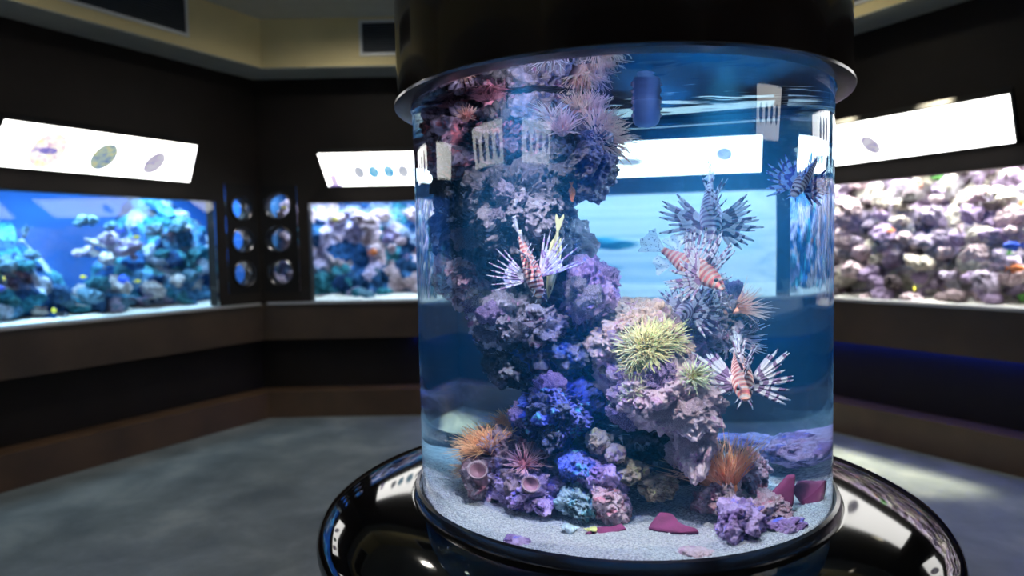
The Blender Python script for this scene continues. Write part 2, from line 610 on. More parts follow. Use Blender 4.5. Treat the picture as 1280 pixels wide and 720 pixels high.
sign(1, 0.66, 2.06, 0.72, 2.155, [(1.25, .41, .056, 'pic_mauve')], 'white lit sign with a single round picture above the pink rock tank')
sign(1, 2.62, 3.95, 2.62, 3.95, [(2.9 + .25 * j, .6, .07, 'pic_mauve') for j in range(3)], 'white lit sign with three grey pictures over the pink rock tank')
sign(2, 1.74, 2.46, 1.74, 2.46, [(1.86 + .16 * j, .5, .045, 'pic_dark') for j in range(4)], 'white lit sign with dark pictures, reflected alone in the round tank')
sign(4, 1.62, 2.80, 1.62, 2.80, [(1.80 + .27 * j, .45, .075, 'pic_dark') for j in range(4)], 'white lit sign with four dark pictures, wider one of the rear pair')
sign(4, 0.08, 1.0, 0.08, 1.0, [(.2 + .2 * j, .5, .055, 'pic_dark') for j in range(4)], 'white lit sign with four dark pictures, narrower one of the rear pair')

# ------------------------------------------------------------------ rocks
def rock_mesh(name, rad, sub, seed, mat, rough=1.0, freq=1.0, knob=0.10):
    """weathered boulder: displaced sphere with lobes, pits and knobs; rad in metres"""
    bm = bmesh.new()
    bmesh.ops.create_icosphere(bm, subdivisions=sub, radius=1.0)
    off = Vector((seed * 3.17, seed * -1.91, seed * 2.43))
    rx, ry, rz = rad
    rm = (rx * ry * rz) ** (1 / 3)
    q = Vector((rx, ry, rz)) / rm
    for v in bm.verts:
        p = v.co.copy()
        w = Vector((p.x * q.x, p.y * q.y, p.z * q.z)) * freq
        d = 0.46 * noise.fractal(w * 1.15 + off, 1.0, 2.0, 3)
        w2 = w + Vector((noise.noise(w * 2 + off), noise.noise(w * 2 - off), noise.noise(w * 2.3 + off))) * 0.22
        v0 = noise.voronoi(w2 * 1.7 + off)[0]
        d += knob * 1.7 * (v0[1] - v0[0]) - knob * 0.5
        v1 = noise.voronoi(w2 * 4.2 + off)[0]
        d += knob * 0.9 * max(0.0, 1.0 - (v1[0] / 0.6) ** 2)
        v2 = noise.voronoi(w * 10.0 - off)[0]
        d += knob * 0.55 * max(0.0, 1.0 - (v2[0] / 0.6) ** 2)
        d -= 0.14 * max(0.0, 1.0 - abs(noise.noise(w2 * 1.6 - off)) * 5.0)
        d += 0.06 * noise.fractal(w * 13.0 - off, 0.8, 2.2, 3)
        d *= rough
        v.co = Vector((p.x * rx, p.y * ry, p.z * rz)) * max(0.45, 1.0 + d)
    me = bpy.data.meshes.new(name)
    bm.to_mesh(me)
    bm.free()
    me.materials.append(mat)
    me.polygons.foreach_set('use_smooth', [True] * len(me.polygons))
    return me


# ------------------------------------------------------------------ wall aquariums
M['reef'] = None


def reef_mat():
    m, nt, b = nodes('wall_tank_reef')
    tc = N(nt, 'ShaderNodeTexCoord')
    oi = N(nt, 'ShaderNodeObjectInfo')
    nz = N(nt, 'ShaderNodeTexNoise', i_Scale=11.0, i_Detail=5.0, i_Distortion=0.8)
    nt.links.new(tc.outputs['Object'], nz.inputs['Vector'])
    r = ramp(nt, [(0.36, (0.12, 0.12, 0.13)), (0.50, (0.65, 0.65, 0.65)), (0.66, (1.15, 1.12, 1.15))])
    nt.links.new(nz.outputs['Fac'], r.inputs[0])
    mx = N(nt, 'ShaderNodeMix', data_type='RGBA', blend_type='MULTIPLY')
    mx.inputs['Factor'].default_value = 1.0
    nt.links.new(oi.outputs['Color'], mx.inputs[6])
    nt.links.new(r.outputs[0], mx.inputs[7])
    nt.links.new(mx.outputs[2], b.inputs['Base Color'])
    b.inputs['Roughness'].default_value = 0.9
    b.inputs['Specular IOR Level'].default_value = 0.1
    return m


M['reef'] = reef_mat()
M['tanksand'] = plain('wall_tank_sand', (0.75, 0.72, 0.66), 0.95, var=0.15, scale=25)


def pane_mat():
    m, nt, b = nodes('clear_pane')
    nt.nodes.remove(b)
    tr = N(nt, 'ShaderNodeBsdfTransparent')
    tr.inputs[0].default_value = (0.94, 0.97, 0.98, 1)
    gl = N(nt, 'ShaderNodeBsdfGlossy')
    gl.inputs['Roughness'].default_value = 0.02
    fr = N(nt, 'ShaderNodeFresnel')
    fr.inputs[0].default_value = 1.45
    ml = N(nt, 'ShaderNodeMath', operation='MULTIPLY')
    ml.inputs[1].default_value = 0.8
    nt.links.new(fr.outputs[0], ml.inputs[0])
    mx = N(nt, 'ShaderNodeMixShader')
    nt.links.new(ml.outputs[0], mx.inputs[0])
    nt.links.new(tr.outputs[0], mx.inputs[1])
    nt.links.new(gl.outputs[0], mx.inputs[2])
    nt.links.new(mx.outputs[0], nt.nodes['Material Output'].inputs[0])
    return m


M['pane'] = pane_mat()
TDEPTH = 0.75
ROCKS = [rock_mesh('live_rock', (1, 0.85, 0.75), 4, 11 + k * 7, M['reef'], 1.1) for k in range(6)]


def branch_mesh(seed):
    rnd = random.Random(seed)
    mb = MB()

    def grow(p, d, ln, r, lev):
        q = p + d * ln
        mb.tube([p, (p + q) / 2 + Vector((rnd.uniform(-.02, .02), rnd.uniform(-.02, .02), 0)), q], [r, r * .85, r * .65], 6)
        if lev == 0:
            mb.ball(q, r * .8, 6, 4)
            return
        for _ in range(3 if lev > 1 else 2):
            nd = (d + Vector((rnd.uniform(-.8, .8), rnd.uniform(-.8, .8), rnd.uniform(-.1, .5)))).normalized()
            grow(q, nd, ln * rnd.uniform(.6, .85), r * .7, lev - 1)
    for _ in range(4):
        grow(Vector((0, 0, 0)), Vector((rnd.uniform(-.7, .7), rnd.uniform(-.7, .7), 1)).normalized(), .4, .09, 2)
    return mb.mesh('branching_coral', M['reef'], True)


def plate_mesh(seed):
    mb = MB()
    vs, fs = [], []
    nr, ns = 7, 28
    for side in (0, 1):
        for a in range(nr + 1):
            for j in range(ns):
                w = 2 * math.pi * j / ns
                r = a / nr * (1 + .18 * math.sin(3 * w + seed) + .08 * math.sin(7 * w))
                z = .35 * (a / nr) ** 2 + .07 * math.sin(5 * w + seed) * (a / nr) ** 2 - side * .07 * (1.1 - a / nr) - side * .02
                vs.append((r * math.cos(w), r * math.sin(w), z))
    o2 = (nr + 1) * ns
    for a in range(nr):
        for j in range(ns):
            j2 = (j + 1) % ns
            fs.append((a * ns + j, a * ns + j2, (a + 1) * ns + j2, (a + 1) * ns + j))
            fs.append((o2 + a * ns + j, o2 + (a + 1) * ns + j, o2 + (a + 1) * ns + j2, o2 + a * ns + j2))
    for j in range(ns):
        j2 = (j + 1) % ns
        fs.append((nr * ns + j, nr * ns + j2, o2 + nr * ns + j2, o2 + nr * ns + j))
    mb.add(vs, fs)
    mb.tube([(0, 0, -.6), (0, 0, -.05)], [.25, .15], 8)
    return mb.mesh('plate_coral', M['reef'], True)


BRANCH = [branch_mesh(3), branch_mesh(8)]
PLATE = [plate_mesh(1.0), plate_mesh(2.6)]


def simple_fish(col1, col2, name):
    """small reef fish, 1 unit long, head towards +x"""
    m1 = plain(name + '_scales', col1, 0.45, var=0.2, scale=6)
    m2 = plain(name + '_fins', col2, 0.5, var=0.2, scale=6)
    mb = MB()
    prof = [(.5, .015, .01), (.44, .09, .05), (.32, .17, .085), (.12, .235, .10), (-.1, .22, .085), (-.25, .13, .05), (-.34, .065, .025), (-.38, .06, .02)]
    k = 12
    vs, fs = [], []
    for x, hz, hy in prof:
        for j in range(k):
            w = 2 * math.pi * j / k
            vs.append((x, hy * math.cos(w), hz * math.sin(w)))
    for a in range(len(prof) - 1):
        for j in range(k):
            fs.append((a * k + j, (a + 1) * k + j, (a + 1) * k + (j + 1) % k, a * k + (j + 1) % k))
    fs += [tuple(range(k)), tuple((len(prof) - 1) * k + j for j in range(k - 1, -1, -1))]
    mb.add(vs, fs)
    body = mb.mesh('body', m1, True)

    def fin(pts, nm):
        b2 = MB()
        n = len(pts)
        b2.add([(x, -.008, z) for x, z in pts] + [(x, .008, z) for x, z in pts],
               [tuple(range(n)), tuple(range(2 * n - 1, n - 1, -1))] + [(a, (a + 1) % n, (a + 1) % n + n, a + n) for a in range(n)])
        return b2.mesh(nm, m2)
    fins = [('tail_fin', fin([(-.36, .05), (-.55, .2), (-.6, .17), (-.52, 0), (-.6, -.17), (-.55, -.2), (-.36, -.05)], 'tail_fin')),
            ('dorsal_fin', fin([(.22, .2), (.1, .31), (-.15, .3), (-.3, .18), (-.25, .1), (0, .2)], 'dorsal_fin')),
            ('anal_fin', fin([(.0, -.2), (-.05, -.29), (-.22, -.25), (-.28, -.12), (-.2, -.12)], 'anal_fin'))]
    e = MB()
    e.ball((.36, .078, .06), .028, 8, 5)
    e.ball((.36, -.078, .06), .028, 8, 5)
    eye = e.mesh('eyes', M['black'], True)
    return body, fins + [('eyes', eye)]


FISH = {'yellow': simple_fish((0.9, 0.75, 0.05), (0.95, 0.8, 0.1), 'yellow_fish'),
        'blue': simple_fish((0.03, 0.10, 0.75), (0.05, 0.12, 0.8), 'blue_fish'),
        'orange': simple_fish((0.85, 0.22, 0.05), (0.8, 0.2, 0.06), 'orange_fish'),
        'white': simple_fish((0.8, 0.78, 0.75), (0.75, 0.75, 0.75), 'white_fish')}


def put_fish(kind, loc, size, heading, label, group=None, tilt=0.0, name='reef_fish'):
    body, parts = FISH[kind]
    t = thing(name, label, 'fish', loc, (0, tilt, heading), group)
    t.scale = (size, size, size)
    link('body', body, t)
    for nm, me in parts:
        link(nm, me, t)
    return t


TANK = {  # wall index: (short description, backdrop colour, lamp colour, lamp watts)
    5: ('long blue wall tank', (0.010, 0.090, 0.34), (0.45, 0.75, 1.0), 115),
    0: ('wall tank under the small round pictures', (0.05, 0.22, 0.50), (0.66, 0.84, 1.0), 78),
    1: ('wall tank packed with pink rocks', (0.20, 0.26, 0.42), (1.0, 0.96, 0.90), 170),
    2: ('rear wall tank beside the pink rock tank', (0.03, 0.22, 0.5), (0.7, 0.85, 1.0), 30),
    3: ('rear wall tank behind the viewer', (0.03, 0.22, 0.5), (0.7, 0.85, 1.0), 30),
    4: ('rear wall tank beside the long blue tank', (0.03, 0.22, 0.5), (0.7, 0.85, 1.0), 30)}


def portholes(i, t, s_list, s0, s1):
    """black panel with three round windows; panel occupies s0..s1"""
    c = (s0 + s1) / 2
    mb = MB()
    zs = [PZ0, 1.385, 1.675, PZ1]
    for k in range(3):
        cx, cz, r = s_list[k]
        z0, z1 = zs[k], zs[k + 1]
        n = 32
        for y in (0.0,):
            ring, out = [], []
            for j in range(n):
                w = 2 * math.pi * j / n
                dx, dz = math.cos(w), math.sin(w)
                ring.append((cx + r * dx, -0.004, cz + r * dz))
                sc = 1e9
                if dx > 1e-6:
                    sc = min(sc, (s1 - cx) / dx)
                if dx < -1e-6:
                    sc = min(sc, (s0 - cx) / dx)
                if dz > 1e-6:
                    sc = min(sc, (z1 - cz) / dz)
                if dz < -1e-6:
                    sc = min(sc, (z0 - cz) / dz)
                out.append((cx + sc * dx, -0.004, cz + sc * dz))
            # corners of the cell need filling: snap nearest outline points to the corners
            for (qx, qz) in ((s0, z0), (s1, z0), (s1, z1), (s0, z1)):
                j = min(range(n), key=lambda j: (out[j][0] - qx) ** 2 + (out[j][2] - qz) ** 2)
                out[j] = (qx, -0.004, qz)
            tubeb = [(x, 0.115, z) for x, _, z in ring]
            vs = ring + out + tubeb
            fs = []
            for j in range(n):
                j2 = (j + 1) % n
                fs.append((j, n + j, n + j2, j2))
                fs.append((j, j2, 2 * n + j2, 2 * n + j))
            mb.add(vs, fs)
    p = mb.build('porthole_panel', M['black'], t)
    for cx, cz, r in s_list:
        mb = MB()
        mb.lathe([(r + .004, 0), (r + .018, 0), (r + .018, .012), (r + .010, .018), (r + .002, .012)], 32, True)
        o = sharp_smooth(mb.build('porthole_ring', M['steel'], p))
        o.location = (cx, -0.004, cz)
        o.rotation_euler = (math.pi / 2, 0, 0)
        mb = MB()
        prof = [(0.0, .020), (r * .4, .017), (r * .75, .009), (r + .003, .0)]
        mb.lathe(prof, 32)
        g = mb.build('porthole_glass', M['pane'], p, True)
        g.location = (cx, -0.004, cz)
        g.rotation_euler = (math.pi / 2, 0, 0)


def relief_mat(name, cols, scale=7.0):
    """lumps of many colours: a random cell picks the colour, noise breaks it up"""
    m, nt, b = nodes(name)
    tc = N(nt, 'ShaderNodeTexCoord')
    nz = N(nt, 'ShaderNodeTexNoise', i_Scale=6.0, i_Detail=3.0)
    nt.links.new(tc.outputs['Object'], nz.inputs['Vector'])
    mxv = N(nt, 'ShaderNodeMix', data_type='VECTOR')
    mxv.inputs['Factor'].default_value = 0.12
    nt.links.new(tc.outputs['Object'], mxv.inputs[4])
    nt.links.new(nz.outputs['Color'], mxv.inputs[5])
    vo = N(nt, 'ShaderNodeTexVoronoi', i_Scale=scale)
    nt.links.new(mxv.outputs[1], vo.inputs['Vector'])
    sp = N(nt, 'ShaderNodeSeparateColor')
    nt.links.new(vo.outputs['Color'], sp.inputs[0])
    n = len(cols)
    r = ramp(nt, [(k / n, c) for k, c in enumerate(cols)], 'CONSTANT')
    nt.links.new(sp.outputs[0], r.inputs[0])
    n2 = N(nt, 'ShaderNodeTexNoise', i_Scale=24.0, i_Detail=4.0)
    nt.links.new(tc.outputs['Object'], n2.inputs['Vector'])
    r2 = ramp(nt, [(0.35, (0.3, 0.3, 0.3)), (0.62, (1.1, 1.1, 1.1))])
    nt.links.new(n2.outputs['Fac'], r2.inputs[0])
    mx = N(nt, 'ShaderNodeMix', data_type='RGBA', blend_type='MULTIPLY')
    mx.inputs['Factor'].default_value = 1.0
    nt.links.new(r.outputs[0], mx.inputs[6])
    nt.links.new(r2.outputs[0], mx.inputs[7])
    nt.links.new(mx.outputs[2], b.inputs['Base Color'])
    b.inputs['Roughness'].default_value = 0.9
    b.inputs['Specular IOR Level'].default_value = 0.1
    return m


RELIEF = {5: relief_mat('reef_relief_blue', [(.02, .07, .20), (.03, .18, .30), (.08, .32, .42), (.02, .10, .30), (.10, .30, .55), (.45, .55, .75)], 8.0),  # blue and teal tones stand in for the water haze
          0: relief_mat('reef_relief_teal', [(.04, .14, .34), (.55, .48, .72), (.07, .34, .46), (.80, .62, .70), (.03, .12, .34), (.30, .40, .62)], 6.5),
          1: relief_mat('reef_relief_pink', [(.62, .54, .68), (.76, .62, .64), (.76, .72, .62), (.34, .27, .40), (.70, .66, .74), (.52, .40, .58), (.12, .10, .10)], 11.0)}


def rise(i, s, z):
    """how far the rockwork stands out from the back of the tank"""
    q = Vector((s * 1.3, i * 3.7, z * .8))
    if i == 5:
        top = 1.34 + .34 * noise.noise(Vector((s * 1.9, 2.0, .5))) + (.45 * math.exp(-((s - 3.6) / .35) ** 2)) + .2 * math.exp(-((s - 2.5) / .3) ** 2) + .3 * math.exp(-(s / .3) ** 2)
        return .33 * max(-1, min(1, (top - z) * 3.0)) + .05
    if i == 0:
        top = 1.95 - 1.1 * max(0, min(1, (s - 2.0) / .2)) + .9 * max(0, min(1, (s - 3.75) / .2)) + .15 * noise.noise(q)
        return .25 * max(-1, min(1, (top - z) * 3.0)) + .12 * (1.6 - z)
    return .20 + .26 * (1.85 - z)


def rockwork(i, t):
    mb = MB()
    nx, nz = 300, 64
    vs, fs = [], []
    for b in range(nz + 1):
        for a in range(nx + 1):
            s, z = .0 + S * a / nx, .96 + 1.10 * b / nz
            p = Vector((s, z, i * 2.0))
            w = p + Vector((noise.noise(p * 4), noise.noise(p * 4 + Vector((9, 1, 2))), 0)) * .06
            v1 = noise.voronoi(w * 6.5)[0]
            v2 = noise.voronoi(w * 14)[0]
            d = rise(i, s, z) + .16 * (.5 - v1[0]) + .07 * (.45 - v2[0]) + .10 * noise.noise(p * 2.2)
            vs.append((s, max(.16, .76 - d), z))
    for b in range(nz):
        for a in range(nx):
            fs.append((b * (nx + 1) + a, b * (nx + 1) + a + 1, (b + 1) * (nx + 1) + a + 1, (b + 1) * (nx + 1) + a))
    mb.add(vs, fs)
    mb.build('rockwork', RELIEF[i], t, True)


rnd = random.Random(5)
for i in (5, 0, 1, 2, 3, 4):
    desc, back, lcol, watts = TANK[i]
    t = thing('inset_aquarium', {5: 'long blue lit wall aquarium under the sign with three large round pictures',
                                0: 'lit wall aquarium with blue water under the row of small round pictures',
                                1: 'bright wall aquarium packed with pink and lavender rocks',
                                2: 'lit aquarium in the rear wall beside the pink rock tank',
                                3: 'lit aquarium in the rear wall behind the viewer',
                                4: 'lit aquarium in the rear wall beside the long blue tank'}[i],
              'aquarium', wp(i, 0, 0, 0), (0, 0, wrot(i)))
    bm_ = plain('backdrop_' + WNAME[i], back, 0.9, var=0.35, scale=1.6)  # panel colour stands in for the haze of the tank water
    y0, y1 = 0.122, TDEPTH
    ext = 0.03
    for nm, bxx in (('back_panel', (-ext, S + ext, y1, y1 + .02, .93, 2.12)), ('top_panel', (-ext, S + ext, y0, y1, 2.12, 2.14)),
                    ('side_panel', (-ext - .02, -ext, y0, y1, .93, 2.14)), ('side_panel', (S + ext, S + ext + .02, y0, y1, .93, 2.14))):
        mb = MB()
        mb.box(*bxx)
        mb.build(nm, bm_, t)
    mb = MB()
    nx, ny = 60, 8
    vs = [(-ext + (S + 2 * ext) * a / nx, y0 - .02 + (y1 - y0 + .02) * b / ny, .975 + .10 * (b / ny) ** 1.3 + .02 * noise.noise(Vector((a * .4, b * .6, i)))) for b in range(ny + 1) for a in range(nx + 1)]
    fs = [(b * (nx + 1) + a, b * (nx + 1) + a + 1, (b + 1) * (nx + 1) + a + 1, (b + 1) * (nx + 1) + a) for b in range(ny) for a in range(nx)]
    mb.add(vs, fs)
    mb.box(-ext, S + ext, y0, y1, .92, .93)
    mb.build('sand', M['tanksand'], t, True)
    mb = MB()
    mb.box(WIN0, WIN1, .01, .022, WZ0, WZ1)
    mb.build('glass_pane', M['pane'], t)
    if i == 0:                                   # the second tank of this wall: pale open water
        pale, pnt, pb = nodes('backdrop_pale')
        ptc = N(pnt, 'ShaderNodeTexCoord')
        pmp = N(pnt, 'ShaderNodeMapping')
        pmp.inputs['Scale'].default_value = (1.2, 1.0, 7.0)
        pnz = N(pnt, 'ShaderNodeTexNoise', i_Scale=1.6, i_Detail=3.0, i_Distortion=0.6)
        prp = ramp(pnt, [(0.35, (0.52, 0.62, 0.72)), (0.5, (0.80, 0.82, 0.82)), (0.66, (0.95, 0.92, 0.90))])
        pnt.links.new(ptc.outputs['Object'], pmp.inputs[0])
        pnt.links.new(pmp.outputs[0], pnz.inputs['Vector'])
        pnt.links.new(pnz.outputs['Fac'], prp.inputs[0])
        pnt.links.new(prp.outputs[0], pb.inputs['Base Color'])
        pb.inputs['Roughness'].default_value = 0.9
        mb = MB()
        mb.box(2.17, S + ext, y1 - .06, y1 - .045, .93, 2.12)
        mb.build('back_panel', pale, t)
        mb = MB()
        mb.box(2.14, 2.18, y0, y1 - .06, .93, 2.12)
        mb.build('divider', M['white'], t)
    if i in (5, 0, 1):
        rockwork(i, t)
        rr = .098
        portholes(i, t, [(.17, 1.245, rr), (.165, 1.53, rr), (.165, 1.815, rr * 1.05)], PAN0, PAN1)
        portholes(i, t, [(S - .175, 1.245, rr * .98), (S - .18, 1.525, rr * .95), (S - .18, 1.79, rr * .9)], S - PAN1, S - PAN0)
    else:
        for a, b in ((PAN0, PAN1), (S - PAN1, S - PAN0)):
            mb = MB()
            mb.box(a, b, 0, .1, PZ0, PZ1)
            mb.build('blank_panel', M['black'], t)
    la = bpy.data.lights.new('tank_lamp', 'AREA')
    la.shape = 'RECTANGLE'
    la.size = 3.9
    la.size_y = 0.3
    la.energy = watts
    la.color = lcol
    la.spread = math.radians(150)
    lo = link('tank_lamp', la, None, wp(i, S / 2, -0.32, 2.10), (0, 0, wrot(i)))

PAL = {
    5: [('blue-grey', (.16, .34, .50)), ('teal', (.06, .30, .42)), ('white', (.80, .78, .82)), ('pale lavender', (.62, .56, .85)), ('dark blue', (.04, .12, .28))],
    0: [('pale pink', (.78, .60, .72)), ('teal', (.06, .34, .46)), ('lavender', (.55, .48, .85)), ('dark blue', (.03, .10, .30)), ('blue-grey', (.2, .4, .55))],
    1: [('lavender', (.58, .50, .66)), ('pale pink', (.74, .58, .62)), ('cream', (.76, .70, .60)), ('dark brown', (.10, .08, .09)), ('dusty purple', (.38, .29, .46)), ('green', (.16, .46, .12))]}
WHERE = {5: 'in the long blue wall tank', 0: 'in the wall tank under the small round pictures', 1: 'in the wall tank packed with pink rocks'}
KINDN = {'live_rock': 'craggy rock', 'branching_coral': 'branching coral', 'plate_coral': 'plate coral'}


def put_reef(i, meshes, name, s, d, z, size, ci, rot=None):
    cn, cc = PAL[i][ci]
    me = rnd.choice(meshes)
    o = link(name, me, None, wp(i, s, d, z), rot or (rnd.uniform(-.5, .5), rnd.uniform(-.5, .5), rnd.uniform(0, 6.28)))
    k = size * rnd.uniform(.85, 1.15)
    o.scale = (k * rnd.uniform(.85, 1.2), k * rnd.uniform(.85, 1.1), k * rnd.uniform(.8, 1.05))
    j = rnd.uniform(.85, 1.15)
    o.color = (cc[0] * j, cc[1] * j, cc[2] * j, 1)
    big = ('large ' if k > .075 else 'small ') if name == 'live_rock' else ''
    hgt = 'low' if z < 1.18 else ('high' if z > 1.52 else 'halfway up')
    lab = '%s%s %s %s %s' % (big, cn, KINDN[name], hgt, WHERE[i])
    tag(o, lab, 'rock' if name == 'live_rock' else 'coral', '%s%s %ss %s %s' % (big, cn, KINDN[name], hgt, WHERE[i]))


# left wall: open water with clumps; back wall: denser; right wall: packed slope of rock
def clump(i, s, z, n, spread, size, cols, d0=-.30, d1=-.62):
    for _ in range(n):
        put_reef(i, ROCKS, 'live_rock', s + rnd.gauss(0, spread), rnd.uniform(d1, d0), max(.99, z + rnd.gauss(0, spread * .7)), size * rnd.uniform(.6, 1.3), rnd.choice(cols))


for k in range(22):
    s = 1.7 + 2.2 * (k + rnd.random()) / 22
    put_reef(5, ROCKS, 'live_rock', s, rnd.uniform(-.62, -.32), rnd.uniform(1.0, 1.16), rnd.uniform(.055, .12), rnd.choice([0, 1, 1, 4, 2]))
for (s, z, n, sp, sz, cols) in ((2.35, 1.25, 8, .10, .07, [0, 1, 2, 4]), (2.1, 1.15, 6, .1, .08, [0, 1, 4]), (3.15, 1.47, 9, .07, .05, [2, 3, 3]), (2.95, 1.42, 5, .06, .045, [2, 3]),
                                (3.05, 1.12, 9, .09, .07, [0, 1, 2, 3]), (2.72, 1.12, 9, .09, .06, [0, 1, 2]), (3.55, 1.35, 9, .10, .06, [0, 1, 1, 3]), (3.6, 1.62, 7, .07, .06, [0, 1, 2]),
                                (2.55, 1.38, 4, .06, .05, [0, 1]), (3.5, 1.1, 6, .08, .06, [3, 2]), (2.2, 1.6, 4, .1, .06, [0, 4]), (3.0, 1.68, 3, .06, .05, [0, 3])):
    clump(5, s, z, n, sp, sz, cols)
for s, z, sz, c in ((2.25, 1.15, .11, 2), (2.4, 1.3, .10, 0), (2.62, 1.12, .10, 2), (3.1, 1.38, .09, 2), (3.25, 1.5, .08, 3), (3.5, 1.45, .15, 0), (3.6, 1.15, .13, 0), (2.9, 1.1, .08, 2), (2.5, 1.55, .10, 0), (3.38, 1.6, .10, 0)):
    put_reef(5, BRANCH, 'branching_coral', s, rnd.uniform(-.5, -.25), z, sz, c)
for s, z, sz, c in ((2.98, 1.5, .07, 2), (3.2, 1.43, .08, 3), (3.05, 1.35, .06, 2), (3.3, 1.08, .10, 3), (2.85, 1.05, .10, 2)):
    put_reef(5, PLATE, 'plate_coral', s, rnd.uniform(-.45, -.25), z, sz, c)
for (s, z, n, sp, sz, cols) in ((.50, 1.72, 3, .04, .06, [0]), (.75, 1.68, 4, .08, .07, [0, 2]), (1.0, 1.6, 4, .1, .08, [0, 2]), (1.25, 1.75, 5, .1, .07, [0, 0, 2]), (1.15, 1.45, 5, .06, .05, [2, 0]),
                                (.62, 1.12, 8, .1, .08, [1, 3]), (.9, 1.1, 6, .1, .07, [1, 4]), (.2, 1.5, 8, .08, .07, [0, 0, 1]), (.2, 1.15, 5, .08, .07, [0, 1]), (.2, 1.8, 5, .06, .06, [0]),
                                (2.0, 1.15, 5, .15, .07, [4, 2]), (3.4, 1.3, 6, .15, .07, [1, 4])):
    clump(0, s, z, n, sp, sz, cols)
for s, z, sz, c in ((.7, 1.1, .10, 1), (.95, 1.2, .10, 4), (1.2, 1.3, .10, 2), (.6, 1.5, .09, 0), (1.35, 1.2, .1, 1), (2.0, 1.2, .12, 4), (2.8, 1.2, .12, 1)):
    put_reef(0, BRANCH, 'branching_coral', s, rnd.uniform(-.5, -.25), z, sz, c)
for (i_, s_, zz) in ((0, .17, (1.80, 1.83, 1.76, 1.52, 1.56, 1.48, 1.22)), (5, S - .19, (1.80, 1.50, 1.24)), (0, S - .19, (1.8, 1.5, 1.22)), (1, .17, (1.8, 1.5, 1.22))):
    for z in zz:
        put_reef(i_, ROCKS, 'live_rock', s_ + rnd.uniform(-.06, .06), -.20 + rnd.uniform(-.03, .02), z, rnd.uniform(.032, .05), {0: 0, 5: 2, 1: 2}[i_])
for k in range(7):
    for j in range(16):
        z = 1.0 + .85 * (k + rnd.uniform(-.3, .3)) / 6
        s = .55 + 1.9 * (j + (k % 2) * .5 + rnd.uniform(-.3, .3)) / 16
        c = rnd.choices([0, 1, 2, 3, 4, 5], [5, 5, 4, 2, 3, (4 if s > 1.9 and z < 1.35 else .35)])[0]
        put_reef(1, ROCKS, 'live_rock', s, -.26 - .22 * (z - 1.0) / .85 + rnd.uniform(-.07, .07), z, rnd.uniform(.04, .085), c)
for s, z, sz, c in ((1.2, 1.3, .07, 0), (1.6, 1.45, .07, 1), (1.9, 1.3, .08, 5), (2.1, 1.15, .09, 5), (2.05, 1.55, .06, 2), (1.0, 1.6, .07, 1), (1.35, 1.2, .07, 2), (1.75, 1.65, .07, 0)):
    put_reef(1, BRANCH, 'branching_coral', s, -.2 - .25 * (z - 1), z, sz, c)
for (kind, i, s, d, z, size, hd, lab) in (
        ('yellow', 5, 2.30, -.2, 1.28, .055, 2, None), ('yellow', 5, 2.58, -.2, 1.05, .07, 2.6, None), ('yellow', 5, 3.18, -.2, 1.55, .05, .6, None), ('yellow', 5, 3.17, -.2, 1.22, .05, .4, None), ('yellow', 5, 2.78, -.2, 1.27, .05, 3, None),
        ('blue', 5, 3.06, -.2, 1.24, .12, 2.7, None), ('blue', 5, 2.26, -.2, 1.22, .09, .4, None), ('blue', 5, 3.05, -.2, 1.60, .08, 3.0, None),
        ('orange', 0, .93, -.2, 1.40, .12, -.6, None), ('orange', 0, 1.36, -.2, 1.42, .09, .3, None), ('yellow', 0, .60, -.2, 1.70, .07, .5, None),
        ('yellow', 0, .17, -.14, 1.81, .05, .4, None), ('orange', 1, 1.42, -.15, 1.78, .10, 1.3, None), ('orange', 1, 1.22, -.15, 1.48, .07, 0.3, None), ('orange', 1, 2.02, -.15, 1.62, .07, .6, None), ('blue', 1, 1.98, -.15, 1.36, .11, 2.2, None), ('yellow', 1, 1.40, -.13, 1.07, .07, .9, None), ('orange', 1, 2.0, -.15, 1.22, .10, -.9, None)):
    put_fish(kind, wp(i, s, d, z), size, hd, '%s reef fish %s' % (kind, WHERE[i]), '%s fish %s' % (kind, WHERE[i]))

# ------------------------------------------------------------------ the round tank
def acrylic_mat(name, ior_side, rough=0.0):
    m, nt, b = nodes(name)
    nt.nodes.remove(b)
    g = N(nt, 'ShaderNodeBsdfGlass')
    g.inputs['Color'].default_value = (0.97, 0.99, 1.0, 1)
    g.inputs['Roughness'].default_value = rough
    g.inputs['IOR'].default_value = ior_side
    nt.links.new(g.outputs[0], nt.nodes['Material Output'].inputs[0])
    return m


